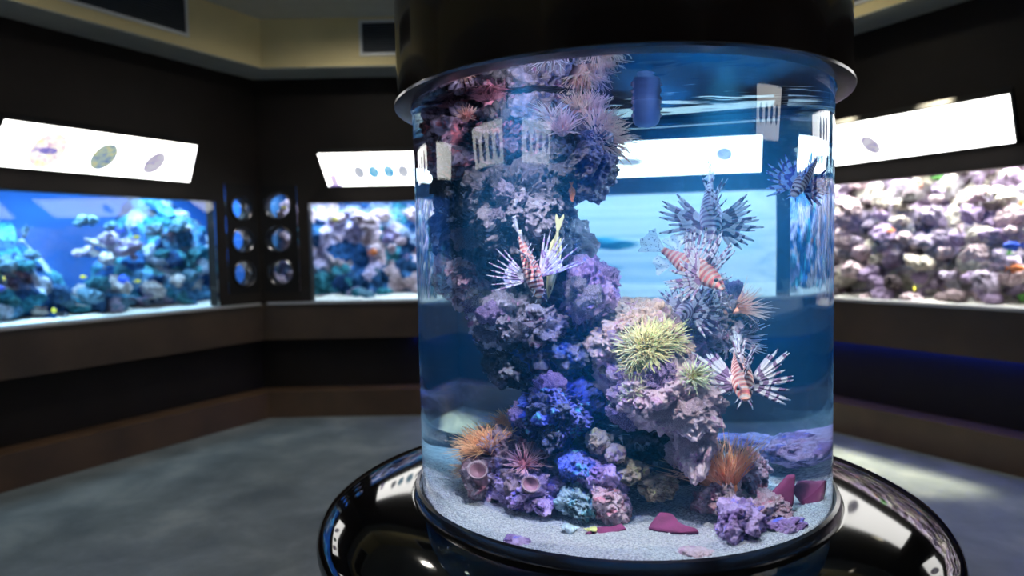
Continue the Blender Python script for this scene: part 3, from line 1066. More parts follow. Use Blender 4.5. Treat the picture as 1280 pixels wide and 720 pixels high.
def water_mat():
    """water: its side touches the acrylic (relative index 1.333/1.49), its surface touches air"""
    m, nt, b = nodes('tank_water')
    nt.nodes.remove(b)
    g = N(nt, 'ShaderNodeBsdfGlass')
    g.inputs['Roughness'].default_value = 0.0
    g.inputs['Color'].default_value = (0.99, 1.0, 1.0, 1)
    geo = N(nt, 'ShaderNodeNewGeometry')
    sx = N(nt, 'ShaderNodeSeparateXYZ')
    nt.links.new(geo.outputs['True Normal'], sx.inputs[0])
    ab = N(nt, 'ShaderNodeMath', operation='ABSOLUTE')
    nt.links.new(sx.outputs['Z'], ab.inputs[0])
    gt = N(nt, 'ShaderNodeMath', operation='GREATER_THAN')
    gt.inputs[1].default_value = 0.5
    nt.links.new(ab.outputs[0], gt.inputs[0])
    mr = N(nt, 'ShaderNodeMapRange')
    mr.inputs['To Min'].default_value = 1.333 / 1.49
    mr.inputs['To Max'].default_value = 1.333
    nt.links.new(gt.outputs[0], mr.inputs['Value'])
    nt.links.new(mr.outputs[0], g.inputs['IOR'])
    out = nt.nodes['Material Output']
    nt.links.new(g.outputs[0], out.inputs[0])
    vs = N(nt, 'ShaderNodeVolumeScatter')
    vs.inputs['Color'].default_value = (0.03, 0.40, 1.0, 1)
    vs.inputs['Density'].default_value = WATER_SCATTER
    va = N(nt, 'ShaderNodeVolumeAbsorption')
    va.inputs['Color'].default_value = (0.25, 0.80, 1.0, 1)
    va.inputs['Density'].default_value = 0.5
    ad = N(nt, 'ShaderNodeAddShader')
    nt.links.new(vs.outputs[0], ad.inputs[0])
    nt.links.new(va.outputs[0], ad.inputs[1])
    nt.links.new(ad.outputs[0], out.inputs['Volume'])
    return m


WATER_SCATTER = 0.06
M['acrylic'] = acrylic_mat('clear_acrylic', 1.49)
M['water'] = water_mat()
tank = thing('round_aquarium', 'tall cylindrical aquarium with reef and lionfish on a glossy black base', 'aquarium', (TX, TY, 0), (0, 0, -TH))
SEG = 256
mb = MB()
mb.lathe([(R_OUT, 0.77), (R_OUT, 1.80)], SEG)
mb.build('acrylic_cylinder', M['acrylic'], tank, True)
# water body: side, gently rippled surface, bottom
mb = MB()
nr = 40
vs, fs = [], []
for a in range(nr + 1):
    r = R_IN * a / nr
    for j in range(SEG):
        w = 2 * math.pi * j / SEG
        x, y = r * math.cos(w), r * math.sin(w)
        z = Z_WATER + 0.0004 * noise.noise(Vector((x * 14, y * 14, 3.0))) + 0.00015 * noise.noise(Vector((x * 45, y * 45, 9.0)))
        if a == nr:
            z = Z_WATER
        vs.append((x, y, z))
for a in range(nr):
    for j in range(SEG):
        j2 = (j + 1) % SEG
        if a == 0:
            fs.append((j, (a + 1) * SEG + j, (a + 1) * SEG + j2))
        else:
            fs.append((a * SEG + j, (a + 1) * SEG + j, (a + 1) * SEG + j2, a * SEG + j2))
mb.add(vs, fs)
vs = [(R_IN * math.cos(2 * math.pi * j / SEG), R_IN * math.sin(2 * math.pi * j / SEG), z) for z in (0.785, Z_WATER) for j in range(SEG)]
fs = [(j, (j + 1) % SEG, SEG + (j + 1) % SEG, SEG + j) for j in range(SEG)] + [tuple(range(SEG - 1, -1, -1))]
mb.add(vs, fs)
water = mb.build('water', M['water'], tank, True)
bmw = bmesh.new()
bmw.from_mesh(water.data)
bmesh.ops.remove_doubles(bmw, verts=bmw.verts, dist=0.0002)
for f in bmw.faces:
    f.smooth = abs(f.normal.z) < 0.5 or f.calc_center_median().z > 1.7
for e in bmw.edges:
    if len(e.link_faces) == 2 and e.calc_face_angle(0) > 0.8:
        e.smooth = False
bmw.to_mesh(water.data)
bmw.free()
# bottom plate, collar, base
mb = MB()
mb.lathe([(0.0, 0.775), (0.499, 0.775)], 96)
mb.build('bottom_plate', M['black'], tank)
mb = MB()
mb.lathe([(0.502, 0.79), (0.502, 0.822), (0.508, 0.828), (0.516, 0.826), (0.520, 0.815), (0.522, 0.800)], 160)
sharp_smooth(mb.build('bottom_collar', M['steel'], tank), 50)
mb = MB()
mb.lathe([(0.0, 0.772), (0.50, 0.772), (0.50, 0.806), (0.53, 0.8055), (0.56, 0.8045), (0.59, 0.8025), (0.62, 0.799), (0.65, 0.794), (0.68, 0.787), (0.71, 0.777), (0.735, 0.764), (0.748, 0.748), (0.752, 0.732), (0.748, 0.705), (0.735, 0.67), (0.71, 0.635),
          (0.68, 0.61), (0.55, 0.60), (0.50, 0.56), (0.48, 0.45), (0.48, 0.10), (0.52, 0.06), (0.53, 0.0)], 160)
base = mb.build('base', M['glossbase'], tank, True)
# casing above
mb = MB()
mb.lathe([(0.502, 1.744), (0.504, 1.739), (0.532, 1.739), (0.541, 1.741), (0.542, 1.746), (0.538, 1.750)], 160, False)
sharp_smooth(mb.build('rim_ring', M['steel'], tank), 40)
mb = MB()
mb.lathe([(0.537, 1.750), (0.535, 1.80), (0.535, 3.268)], 160)
mb.build('casing', M['gloss'], tank, True)
mb = MB()
mb.lathe([(0.503, 1.745), (0.503, 2.2), (0.0, 2.2)], 96)
hood_m = plain('hood_lining', (0.02, 0.05, 0.10), 0.6, var=0.1)
mb.build('hood_lining', hood_m, tank, True)

# ------------------------------------------------------------------ sand
def sand_mat():
    m, nt, b = nodes('aragonite_sand')
    tc = N(nt, 'ShaderNodeTexCoord')
    n1 = N(nt, 'ShaderNodeTexNoise', i_Scale=210.0, i_Detail=3.0, i_Roughness=0.7)
    n2 = N(nt, 'ShaderNodeTexNoise', i_Scale=9.0, i_Detail=4.0)
    for n in (n1, n2):
        nt.links.new(tc.outputs['Object'], n.inputs['Vector'])
    r = ramp(nt, [(0.38, (0.16, 0.17, 0.21)), (0.5, (0.52, 0.51, 0.53)), (0.62, (0.90, 0.88, 0.86))])
    nt.links.new(n1.outputs['Fac'], r.inputs[0])
    r2 = ramp(nt, [(0.4, (0.75, 0.72, 0.78)), (0.6, (1, 1, 1))])
    nt.links.new(n2.outputs['Fac'], r2.inputs[0])
    mx = N(nt, 'ShaderNodeMix', data_type='RGBA', blend_type='MULTIPLY')
    mx.inputs['Factor'].default_value = 1.0
    nt.links.new(r.outputs[0], mx.inputs[6])
    nt.links.new(r2.outputs[0], mx.inputs[7])
    nt.links.new(mx.outputs[2], b.inputs['Base Color'])
    b.inputs['Roughness'].default_value = 0.9
    bump(nt, b, n1.outputs['Fac'], 0.6, 0.004)
    return m


M['sand'] = sand_mat()


def sand_z(u, v):
    return Z_SAND + 0.010 * noise.noise(Vector((u * 7, v * 7, 1.5))) + 0.004 * noise.noise(Vector((u * 22, v * 22, 4.0))) - 0.012 * max(0, -v / .48)


mb = MB()
nr, ns = 60, 160
vs, fs = [], []
for a in range(nr + 1):
    r = (R_IN - 0.002) * a / nr
    for j in range(ns):
        w = 2 * math.pi * j / ns
        vs.append((r * math.cos(w), r * math.sin(w), sand_z(r * math.cos(w), r * math.sin(w))))
for a in range(nr):
    for j in range(ns):
        j2 = (j + 1) % ns
        fs.append((a * ns + j, (a + 1) * ns + j, (a + 1) * ns + j2, a * ns + j2))
mb.add(vs, fs)
o = len(mb.v)
vs = [(0.478 * math.cos(2 * math.pi * j / ns), 0.478 * math.sin(2 * math.pi * j / ns), 0.787) for j in range(ns)]
mb.add(vs, [tuple(range(ns - 1, -1, -1))])
for j in range(ns):
    j2 = (j + 1) % ns
    mb.f.append((o + j, o + j2, nr * ns + j2, nr * ns + j))
    mb.mi.append(0)
sand = mb.build('sand_bed', M['sand'], None, True)
sand.location = (TX, TY, 0)
sand.rotation_euler = (0, 0, -TH)
tag(sand, 'pale grey sand covering the bottom of the round tank', 'sand', kind='stuff')
# coarse grains and shell bits lying on it
rg = random.Random(77)
mb = MB()
for _ in range(5200):
    rr, w = (R_IN - .008) * math.sqrt(rg.random()), rg.uniform(0, 6.283)
    u, v = rr * math.cos(w), rr * math.sin(w)
    if v > .15:
        continue
    s = rg.uniform(.0010, .0030)
    z = sand_z(u, v) + s * .3
    mb.add([(u - s, v, z), (u, v - s * rg.uniform(.5, 1), z), (u + s, v, z), (u, v + s, z), (u, v, z + s * .7), (u, v, z - s)],
           [(0, 1, 4), (1, 2, 4), (2, 3, 4), (3, 0, 4), (1, 0, 5), (2, 1, 5), (3, 2, 5), (0, 3, 5)])
M['grain'] = plain('coral_grain', (0.72, 0.70, 0.72), 0.8, var=0.35, scale=90)
gr = mb.build('coral_gravel', M['grain'])
gr.location = (TX, TY, 0)
gr.rotation_euler = (0, 0, -TH)
tag(gr, 'scattered white coral grit on the sand of the round tank', 'gravel', kind='stuff')

# ------------------------------------------------------------------ reef of the round tank
K = {}
K['dark'] = rock_mat('rock_dark', (0.010, 0.010, 0.014), (0.075, 0.065, 0.075), (0.20, 0.17, 0.22), (0.66, 0.62, 0.68), .56, .62, 17)
K['crust'] = rock_mat('rock_crusted', (0.02, 0.018, 0.03), (0.12, 0.10, 0.13), (0.68, 0.60, 0.78), (0.30, 0.12, 0.24), .52, .63, 18)
K['pinktop'] = rock_mat('rock_pink_algae', (0.03, 0.015, 0.03), (0.18, 0.09, 0.14), (0.62, 0.48, 0.66), (0.48, 0.14, 0.18), .52, .58, 20)
K['purple'] = rock_mat('rock_purple', (0.03, 0.02, 0.06), (0.16, 0.09, 0.24), (0.66, 0.46, 0.78), (0.08, 0.09, 0.45), .50, .62, 20)
K['blue'] = rock_mat('rock_blue_lit', (0.012, 0.012, 0.03), (0.05, 0.05, 0.16), (0.16, 0.22, 0.85), (0.10, 0.38, 0.50), .52, .64, 16)  # blue lamp light put into the crust colour
K['bluemix'] = rock_mat('rock_blue_patches', (0.010, 0.012, 0.02), (0.06, 0.06, 0.09), (0.10, 0.18, 0.55), (0.45, 0.42, 0.60), .58, .62, 14)  # blue patches carry some of the same painted lamp light
K['pink'] = rock_mat('rock_coralline', (0.12, 0.06, 0.11), (0.46, 0.30, 0.42), (0.92, 0.68, 0.76), (0.42, 0.18, 0.36), .45, .64, 15)
K['tan'] = rock_mat('rock_tan', (0.09, 0.06, 0.05), (0.42, 0.28, 0.20), (0.72, 0.54, 0.46), (0.58, 0.36, 0.46), .48, .60, 20)
K['mauve'] = rock_mat('rock_mauve', (0.06, 0.035, 0.05), (0.28, 0.16, 0.20), (0.68, 0.50, 0.58), (0.30, 0.10, 0.15), .50, .60, 22)
K['brown'] = rock_mat('rock_brown', (0.05, 0.035, 0.02), (0.30, 0.20, 0.12), (0.55, 0.42, 0.28), (0.42, 0.40, 0.12), .50, .62, 26)
K['teal'] = rock_mat('rock_teal', (0.02, 0.03, 0.035), (0.12, 0.16, 0.18), (0.36, 0.46, 0.50), (0.12, 0.30, 0.36), .50, .60, 22)
COLUMN = []


def reef_rock(label, pr, mat, seed, sub=6, rough=1.0, knob=.10, freq=1.0, tilt=(0, 0, 0), group=None):
    (u, v, z), rad = pr
    me = rock_mesh('live_rock', rad, sub, seed, K[mat], rough, freq, knob)
    tm = Euler(tilt).to_matrix()
    ti = tm.inverted()
    for vt in me.vertices:                      # keep every rock inside the acrylic and under the surface
        c = tm @ vt.co
        x, y = u + c.x, v + c.y
        r = math.hypot(x, y)
        if r > 0.470 or z + c.z > 1.748:
            q = min(1.0, 0.470 / max(r, 1e-6))
            vt.co = ti @ Vector((x * q - u, y * q - v, min(c.z, 1.748 - z)))
    o = link('live_rock', me, None, L((u, v, z)))
    o.rotation_euler = (Matrix.Rotation(-TH, 3, 'Z') @ Euler(tilt).to_matrix()).to_euler()
    tag(o, label, 'rock', group)
    COLUMN.append((u, v, z, rad))
    return o


reef_rock('dark craggy rock with pinkish crust at the top of the reef column', ((-0.2325, 0.04, 1.6821), (0.1083, 0.1900, 0.1117)), 'pinktop', 1, 7, 1.1)
reef_rock('dark rock jutting right under the pale pink soft coral', ((-0.072, 0.0, 1.5976), (0.0812, 0.1500, 0.0929)), 'dark', 2, 7)
reef_rock('violet-white crusted rock just under the water surface', ((-0.1416, -0.02, 1.7197), (0.0717, 0.1300, 0.0661)), 'crust', 31, 6)
reef_rock('dark grey rock on the flank of the column below the pinkish crusted top', ((-0.2896, 0.05, 1.4867), (0.0458, 0.1300, 0.1117)), 'dark', 3, 6)
reef_rock('big rounded boulder with white crust in the upper column', ((-0.185, -0.09, 1.4915), (0.0919, 0.1400, 0.0950)), 'dark', 4, 7)
reef_rock('dark core rock of the column behind the spread lionfish', ((-0.1643, 0.08, 1.3732), (0.1000, 0.1700, 0.1890)), 'dark', 5, 6)
reef_rock('purple-tipped ledge rock overhanging open water', ((-0.2884, 0.0, 1.3277), (0.0498, 0.1100, 0.0670)), 'mauve', 6, 6)
reef_rock('lumpy violet-crusted rock below the spread lionfish', ((-0.2031, -0.06, 1.2381), (0.0709, 0.1100, 0.0833)), 'crust', 7, 6)
reef_rock('knobbly purple coralline rock beside the tan boulder', ((-0.0512, -0.06, 1.286), (0.0484, 0.1100, 0.0812)), 'purple', 8, 6, 1.0, .16)
reef_rock('dark overhanging rock with blue patches at the waist of the reef', ((-0.1202, 0.03, 1.1686), (0.1193, 0.1500, 0.0978)), 'bluemix', 9, 7)
reef_rock('small dark rock hanging under the reef waist', ((-0.1997, -0.04, 1.1215), (0.0430, 0.0900, 0.0500)), 'dark', 10, 5)
reef_rock('purple-white nodule on the front of the reef waist', ((-0.1428, -0.11, 1.2237), (0.0460, 0.0700, 0.0477)), 'crust', 32, 6, 1.0, .14)
reef_rock('bright blue-lit rock in the neck of the reef', ((-0.1111, -0.1, 1.0313), (0.0732, 0.1200, 0.0777)), 'blue', 11, 7, 1.0, .13)
reef_rock('tan boulder carrying the large yellow-green anemone', ((0.0436, -0.08, 1.1899), (0.0886, 0.1400, 0.0800)), 'tan', 12, 7)
reef_rock('pale pink coralline rock, largest of the lower reef', ((0.0888, -0.15, 1.0794), (0.1016, 0.1300, 0.0739)), 'pink', 13, 7, .9, .12, 1, (0, .55, 0))
reef_rock('pinkish white knob of coralline rock beside the lowest lionfish', ((0.1395, -0.15, 0.9744), (0.0387, 0.1000, 0.0668)), 'pink', 14, 6, 1.0, .12)
reef_rock('orange-pink flat rock crowning the tan boulder', ((0.0296, -0.02, 1.253), (0.0507, 0.0800, 0.0299)), 'tan', 33, 6)
reef_rock('dark rock deep in the hollow under the reef', ((0.0264, 0.14, 0.864), (0.1571, 0.1400, 0.1176)), 'dark', 15, 6)
reef_rock('dark shelf rock behind the brown pebbles', ((0.0417, 0.02, 0.95), (0.0891, 0.1200, 0.0576)), 'dark', 34, 6)
reef_rock('mauve mound rock under the orange feathery polyps', ((-0.2005, 0.0, 0.8862), (0.0726, 0.1300, 0.0790)), 'mauve', 16, 6)
reef_rock('violet-pink rock at the foot of the mound with ringed cups', ((-0.158, -0.12, 0.8481), (0.0768, 0.1100, 0.0558)), 'purple', 17, 7, 1.0, .13)
reef_rock('maroon-pink rock holding a ringed tube cup', ((-0.2575, -0.1, 0.8572), (0.0448, 0.0800, 0.0460)), 'mauve', 18, 6)
reef_rock('blue finger-shaped rock leaning in the middle of the pile', ((-0.0753, -0.16, 0.9175), (0.0422, 0.0700, 0.0359)), 'blue', 19, 6, .8, .12, 1, (0, .5, 0))
reef_rock('purple rock with magenta side in the pile', ((-0.0307, -0.18, 0.8923), (0.0416, 0.0700, 0.0460)), 'purple', 20, 6)
reef_rock('greenish grey rock on the sand before the pile', ((-0.0758, -0.2, 0.8459), (0.0360, 0.0700, 0.0336)), 'teal', 21, 6)
reef_rock('pinkish grey slab at the front of the pile', ((-0.0162, -0.22, 0.858), (0.0354, 0.0600, 0.0451)), 'mauve', 22, 6, .9, .1, 1, (0, -.5, 0))
reef_rock('grey-brown pebble on top of the pile', ((-0.0359, -0.16, 0.9709), (0.0239, 0.0400, 0.0268)), 'brown', 23, 5, .7)
reef_rock('tan round pebble tucked beside the grey-brown pebble', ((-0.0064, -0.18, 0.9514), (0.0192, 0.0350, 0.0229)), 'tan', 24, 5, .6)
reef_rock('brown oblong pebble in the hollow', ((0.0168, -0.16, 0.9104), (0.0338, 0.0500, 0.0266)), 'brown', 25, 5, .7)
reef_rock('yellow-brown mossy rock on the sand in the hollow', ((0.0735, -0.14, 0.8716), (0.0377, 0.0600, 0.0268)), 'brown', 26, 6, .8)
reef_rock('pinkish purple rock branch under the lionfish pair', ((0.192, 0.06, 1.2189), (0.0386, 0.1000, 0.0763)), 'crust', 27, 6, 1.0, .14)
reef_rock('dark rock linking the lionfish perch to the reef', ((0.1494, 0.06, 1.1657), (0.0483, 0.1000, 0.0998)), 'purple', 28, 6)
reef_rock('dark purple knobbly rock at the front of the sand', ((0.2201, -0.27, 0.8286), (0.0447, 0.0700, 0.0434)), 'purple', 29, 6, 1.0, .15)
reef_rock('pink-grey rock beside the purple sponge wedge', ((0.275, -0.22, 0.8385), (0.0404, 0.0600, 0.0376)), 'mauve', 30, 6)
reef_rock('pink and red crusted rock below the orange feather polyps', ((0.1807, -0.14, 0.849), (0.0426, 0.0800, 0.0425)), 'mauve', 35, 6)
reef_rock('white rock with red edge behind the orange feather polyps', ((0.2321, 0.0, 0.876), (0.0350, 0.0800, 0.0413)), 'pinktop', 36, 6)
reef_rock('small purple stone half buried against the front glass', ((-0.1966, -0.39, 0.8049), (0.0266, 0.0250, 0.0149)), 'purple', 37, 5, .8)
reef_rock('pale pink stone half buried against the front glass', ((0.1365, -0.41, 0.8117), (0.0292, 0.0250, 0.0125)), 'pink', 38, 5, .7)
reef_rock('blue-purple stone lying along the front glass', ((0.3163, -0.28, 0.823), (0.0435, 0.0300, 0.0167)), 'purple', 39, 5, .8)
reef_rock('dark stone standing at the back of the sand', ((0.3007, 0.2, 0.8834), (0.0412, 0.1000, 0.0409)), 'purple', 40, 5, .8)
reef_rock('low dark purple rock at the back of the sand', ((0.2235, 0.28, 0.8688), (0.0723, 0.0800, 0.0337)), 'purple', 41, 5, .8)

# small knobs of live rock cemented onto the column
rk = random.Random(19)
KNOB = {m: [rock_mesh('rock_knob', (1, .9, .85), 5, 60 + 9 * q + hash_, K[m], 1.1, 1.0, .15) for q in range(2)]
        for hash_, m in enumerate(('dark', 'crust', 'purple', 'pink', 'mauve', 'bluemix'))}
WORD = {'dark': 'dark', 'crust': 'violet-white', 'purple': 'purple', 'pink': 'pale pink', 'mauve': 'mauve', 'bluemix': 'blue-black'}
SPOTS = [(0, 5, ['dark', 'crust', 'mauve']), (1, 5, ['dark', 'dark', 'crust']), (3, 5, ['dark', 'mauve']), (4, 6, ['dark', 'crust']), (5, 5, ['dark', 'bluemix']), (6, 5, ['mauve', 'crust']), (7, 6, ['crust', 'purple']),
         (8, 5, ['purple', 'crust']), (9, 9, ['bluemix', 'dark', 'crust']), (12, 8, ['bluemix', 'purple']), (13, 7, ['mauve', 'pink']), (14, 9, ['pink', 'purple']), (15, 6, ['pink']), (19, 6, ['mauve', 'pink']),
         (20, 6, ['purple', 'pink', 'mauve']), (30, 6, ['crust', 'purple']), (31, 5, ['crust', 'purple'])]
for idx, cnt, ms in SPOTS:
    u, v, z, rad = COLUMN[idx]
    for _ in range(cnt):
        w, el = rk.uniform(math.pi * .95, math.pi * 2.05), rk.uniform(-.7, 1.1)
        d = Vector((math.cos(w) * math.cos(el), math.sin(w) * math.cos(el), math.sin(el)))
        p = Vector((u + d.x * rad[0] * .92, v + d.y * rad[1] * .92, z + d.z * rad[2] * .92))
        if math.hypot(p.x, p.y) > .43 or p.z > 1.74:
            continue
        m = rk.choice(ms)
        o = link('rock_knob', rk.choice(KNOB[m]), None, L(p), (rk.uniform(0, 6), rk.uniform(0, 6), rk.uniform(0, 6)))
        r = rk.uniform(.016, .036)
        o.scale = (r, r * rk.uniform(.8, 1.2), r * rk.uniform(.7, 1.0))
        hh = 'high on' if p.z > 1.42 else ('at the waist of' if p.z > 1.08 else 'at the foot of')
        tag(o, '%s knob of rock %s the reef in the round tank' % (WORD[m], hh), 'rock', '%s rock knobs %s the round reef' % (WORD[m], hh))

# purple sponge fragments
M['sponge'] = plain('maroon_sponge', (0.050, 0.006, 0.028), 0.85, spec=0.15, var=0.35, scale=40, bmp=0.3)


def sponge(label, at, pts, th, tilt):
    mb = MB()
    n = len(pts)
    for a in range(2):
        mb.v += [(x, (a - .5) * th, z) for x, z in pts]
    mb.f += [tuple(range(n)), tuple(range(2 * n - 1, n - 1, -1))] + [(k, k + n, (k + 1) % n + n, (k + 1) % n) for k in range(n)]
    mb.mi += [0] * (n + 2)
    o = mb.build('sponge_fragment', M['sponge'])
    bm = bmesh.new()
    bm.from_mesh(o.data)
    bmesh.ops.recalc_face_normals(bm, faces=bm.faces)
    bmesh.ops.triangulate(bm, faces=[f for f in bm.faces if len(f.verts) > 4])
    bmesh.ops.subdivide_edges(bm, edges=bm.edges, cuts=3, use_grid_fill=True)
    for v in bm.verts:
        v.co += v.normal * (.004 * noise.noise(v.co * 60 + Vector(at) * 9))
    bmesh.ops.smooth_vert(bm, verts=bm.verts, factor=.5, use_axis_x=True, use_axis_y=True, use_axis_z=True)
    bm.to_mesh(o.data)
    bm.free()
    o.data.polygons.foreach_set('use_smooth', [True] * len(o.data.polygons))
    o.location = L(at)
    o.rotation_euler = (Matrix.Rotation(-TH, 3, 'Z') @ Euler(tilt).to_matrix()).to_euler()
    tag(o, label, 'sponge')


sponge('flat maroon sponge fragment lying alone on the sand', (0.0937, -0.27, 0.8237), [(-.042, -.012), (-.03, .012), (-.02, .030), (.002, .026), (.016, .004), (.045, -.010), (.052, -.018), (0, -.022)], .014, (-.9, 0, 0))
sponge('thin maroon sponge strip lying in front of the pile', (-0.0241, -0.3, 0.8161), [(-.04, -.01), (-.02, .004), (.01, .010), (.03, .014), (.038, .004), (.02, -.006), (-.02, -.014)], .012, (-.8, 0, .1))
sponge('upright purple sponge wedge leaning on the pink-grey rock', (0.2928, -0.16, 0.8702), [(-.03, -.035), (-.01, .0), (.012, .032), (.026, .034), (.03, .0), (.028, -.04)], .018, (-.3, .15, .2))
sponge('broad purple sponge slab by the acrylic wall', (0.3506, -0.1, 0.8407), [(-.04, .0), (-.035, .025), (0, .028), (.04, .03), (.042, 0), (.03, -.035), (-.01, -.03)], .02, (-.35, .1, -.3))

# shells on the sand
M['shell'] = plain('striped_shell', (0.62, 0.74, 0.82), 0.35, var=0.45, scale=160)
M['shelly'] = plain('yellow_shell', (0.72, 0.70, 0.25), 0.4, var=0.3, scale=120)
for at, mt, lab, rz, ln in (((-0.0849, -0.3, 0.8328), 'shell', 'blue-white spiral shell on the sand before the pile', .5, .034), ((-0.0535, -0.3, 0.8313), 'shelly', 'yellow-green spiral shell beside the maroon sponge strip', 2.4, .026)):
    mb = MB()
    pts, rads = [], []
    for k in range(40):
        w = k * .62
        q = k / 39
        r = .30 * (1 - q) ** 1.1 + .01
        pts.append((q * 1.0 - .45, r * .55 * math.cos(w), r * .55 * math.sin(w)))
        rads.append(r * .75 + .01)
    mb.tube([tuple(c * ln for c in p) for p in pts], [r * ln for r in rads], 10)
    o = mb.build('sea_shell', M[mt], None, True)
    o.location = L(at)
    o.location.z = sand_z(at[0], at[1]) + ln * .2
    o.rotation_euler = (0, 0, rz)
    tag(o, lab, 'shell')


# ------------------------------------------------------------------ anemones, feather polyps and cups
def tent_mat(name, c0, c1, length):
    """colour runs from the root to the tip of the tentacles"""
    m, nt, b = nodes(name)
    tc = N(nt, 'ShaderNodeTexCoord')
    ln = N(nt, 'ShaderNodeVectorMath', operation='LENGTH')
    nt.links.new(tc.outputs['Object'], ln.inputs[0])
    mr = N(nt, 'ShaderNodeMapRange')
    mr.inputs['From Max'].default_value = length
    nt.links.new(ln.outputs['Value'], mr.inputs['Value'])
    r = ramp(nt, [(0.15, c0), (0.9, c1)])
    nt.links.new(mr.outputs[0], r.inputs[0])
    nt.links.new(r.outputs[0], b.inputs['Base Color'])
    b.inputs['Roughness'].default_value = 0.6
    b.inputs['Subsurface Weight'].default_value = 0.15
    b.inputs['Subsurface Radius'].default_value = (0.01, 0.005, 0.004)
    return m


def anemone(label, at, axis, n, ln, thick, spread, c0, c1, seed, disc=.3, droop=0.0, name='sea_anemone', cat='anemone'):
    rd = random.Random(seed)
    t = thing(name, label, cat, L(at))
    ax = Vector(axis).normalized()
    t.rotation_euler = (Matrix.Rotation(-TH, 3, 'Z') @ ax.to_track_quat('Z', 'Y').to_matrix()).to_euler()
    m = tent_mat(name + '_tentacles', c0, c1, ln)
    mb = MB()
    mb.lathe([(0.0, ln * .10), (ln * disc * .7, ln * .10), (ln * disc, ln * .05), (ln * disc * .8, -ln * .25), (ln * disc * .6, -ln * .45), (0, -ln * .5)], 16)
    mb.build('column', m, t, True)
    mb = MB()
    for _ in range(n):
        w, q = rd.uniform(0, 6.283), math.sqrt(rd.random())
        p = Vector((math.cos(w) * q * ln * disc, math.sin(w) * q * ln * disc, ln * .06))
        d = Vector((math.cos(w) * q * spread, math.sin(w) * q * spread, 1.0)) + Vector((rd.gauss(0, .18), rd.gauss(0, .18), rd.gauss(0, .12)))
        d.normalize()
        l2 = ln * rd.uniform(.7, 1.05)
        curl = Vector((rd.gauss(0, .2), rd.gauss(0, .2), -droop))
        pts = [p + d * (l2 * f) + curl * (l2 * f * f) for f in (0, .35, .7, 1.0)]
        mb.tube(pts, [thick, thick * .9, thick * .7, thick * .35], 4)
    mb.build('tentacles', m, t, True)
    return t


ORG0, ORG1 = (0.75, 0.25, 0.08), (0.95, 0.52, 0.28)
anemone('orange feathery polyp tuft spreading on the mauve mound', (-0.2439, -0.06, 0.9202), (-.5, -.2, .9), 320, .075, .0011, 1.1, ORG0, ORG1, 1, .35, .2, 'feather_polyp', 'polyp')
anemone('small orange feathery tuft above the mauve mound', (-0.1929, 0.0, 0.9694), (-.35, -.2, .95), 180, .05, .001, .9, ORG0, ORG1, 2, .3, .1, 'feather_polyp', 'polyp')
anemone('pale orange feathery tuft low on the sand side of the mound', (-0.2784, -0.06, 0.874), (-.9, -.2, .4), 90, .05, .001, 1.1, (0.5, .22, .12), (0.8, .5, .33), 3, .3, .2, 'feather_polyp', 'polyp')
anemone('tall orange-brown feather polyp fan on the sand', (0.1952, -0.14, 0.8668), (-.25, -.1, 1.0), 230, .115, .0011, .75, (0.80, 0.24, 0.08), (0.85, 0.46, 0.28), 4, .18, .05, 'feather_polyp', 'polyp')
anemone('short orange polyp tuft on the rock branch beside the lionfish', (0.2193, -0.02, 1.2562), (.9, -.2, .35), 60, .055, .001, .9, (0.75, .28, .15), (0.8, .6, .55), 5, .25, 0, 'feather_polyp', 'polyp')
anemone('pink feathery polyp star on the violet-pink rock', (-0.1777, -0.18, 0.9206), (0, -.75, .6), 110, .04, .0009, 1.5, (0.5, .14, .18), (0.72, .42, .45), 6, .3, 0, 'feather_polyp', 'polyp')
GR0, GR1 = (0.45, 0.38, 0.14), (0.60, 0.56, 0.29)
anemone('large yellow-green anemone on the tan boulder', (0.0515, -0.22, 1.1889), (.0, -.9, .5), 420, .036, .0016, 1.5, GR0, GR1, 7, .85, .15)
anemone('yellow-green anemone with pale tips above the largest one', (0.0895, -0.2, 1.2037), (.25, -.8, .55), 220, .030, .0015, 1.5, GR0, (0.66, .62, .34), 21, .8, .1)
anemone('olive-yellow anemone hanging below the largest one', (0.0366, -0.23, 1.1596), (-.1, -.95, .2), 160, .026, .0015, 1.5, (0.5, .5, .12), GR1, 22, .8, .2)
anemone('small yellow-green anemone at the edge of the pink rock', (0.1376, -0.22, 1.1263), (.3, -.85, .4), 110, .030, .0013, 1.5, GR0, (0.78, .82, .55), 8, .5, .1)
anemone('small yellowish anemone low on the pale pink coralline rock', (0.0272, -0.24, 1.0967), (-.3, -.9, .3), 70, .022, .0012, 1.4, GR0, (0.75, .75, .5), 9, .5, .1)
PK0, PK1 = (0.78, 0.42, 0.36), (0.95, 0.70, 0.58)
anemone('pale pink soft coral reaching the water surface', (-0.058, -0.04, 1.7145), (.1, -.3, 1.0), 150, .05, .0012, 1.2, PK0, PK1, 10, .5, 0, 'soft_coral', 'coral')
anemone('pale pink soft coral hanging over the jutting dark rock', (-0.0232, -0.06, 1.6487), (.7, -.5, .25), 240, .055, .0012, 1.4, PK0, PK1, 11, .6, .15, 'soft_coral', 'coral')
anemone('pale pink soft coral between the surface tuft and the hanging tuft', (-0.0375, -0.05, 1.6866), (.6, -.5, .5), 160, .05, .0012, 1.3, PK0, PK1, 12, .5, .1, 'soft_coral', 'coral')
anemone('pale pink soft coral button above the white boulder', (-0.0948, -0.16, 1.6614), (0, -.8, .6), 120, .035, .0012, 1.4, (0.75, .5, .6), (0.88, .72, .8), 13, .5, 0, 'soft_coral', 'coral')
anemone('wispy white tentacle tuft on the violet-white rock', (-0.1138, -0.16, 1.6849), (0, -.5, .8), 45, .045, .0009, 1.6, (0.45, .42, .5), (0.75, .78, .85), 14, .3, .2)
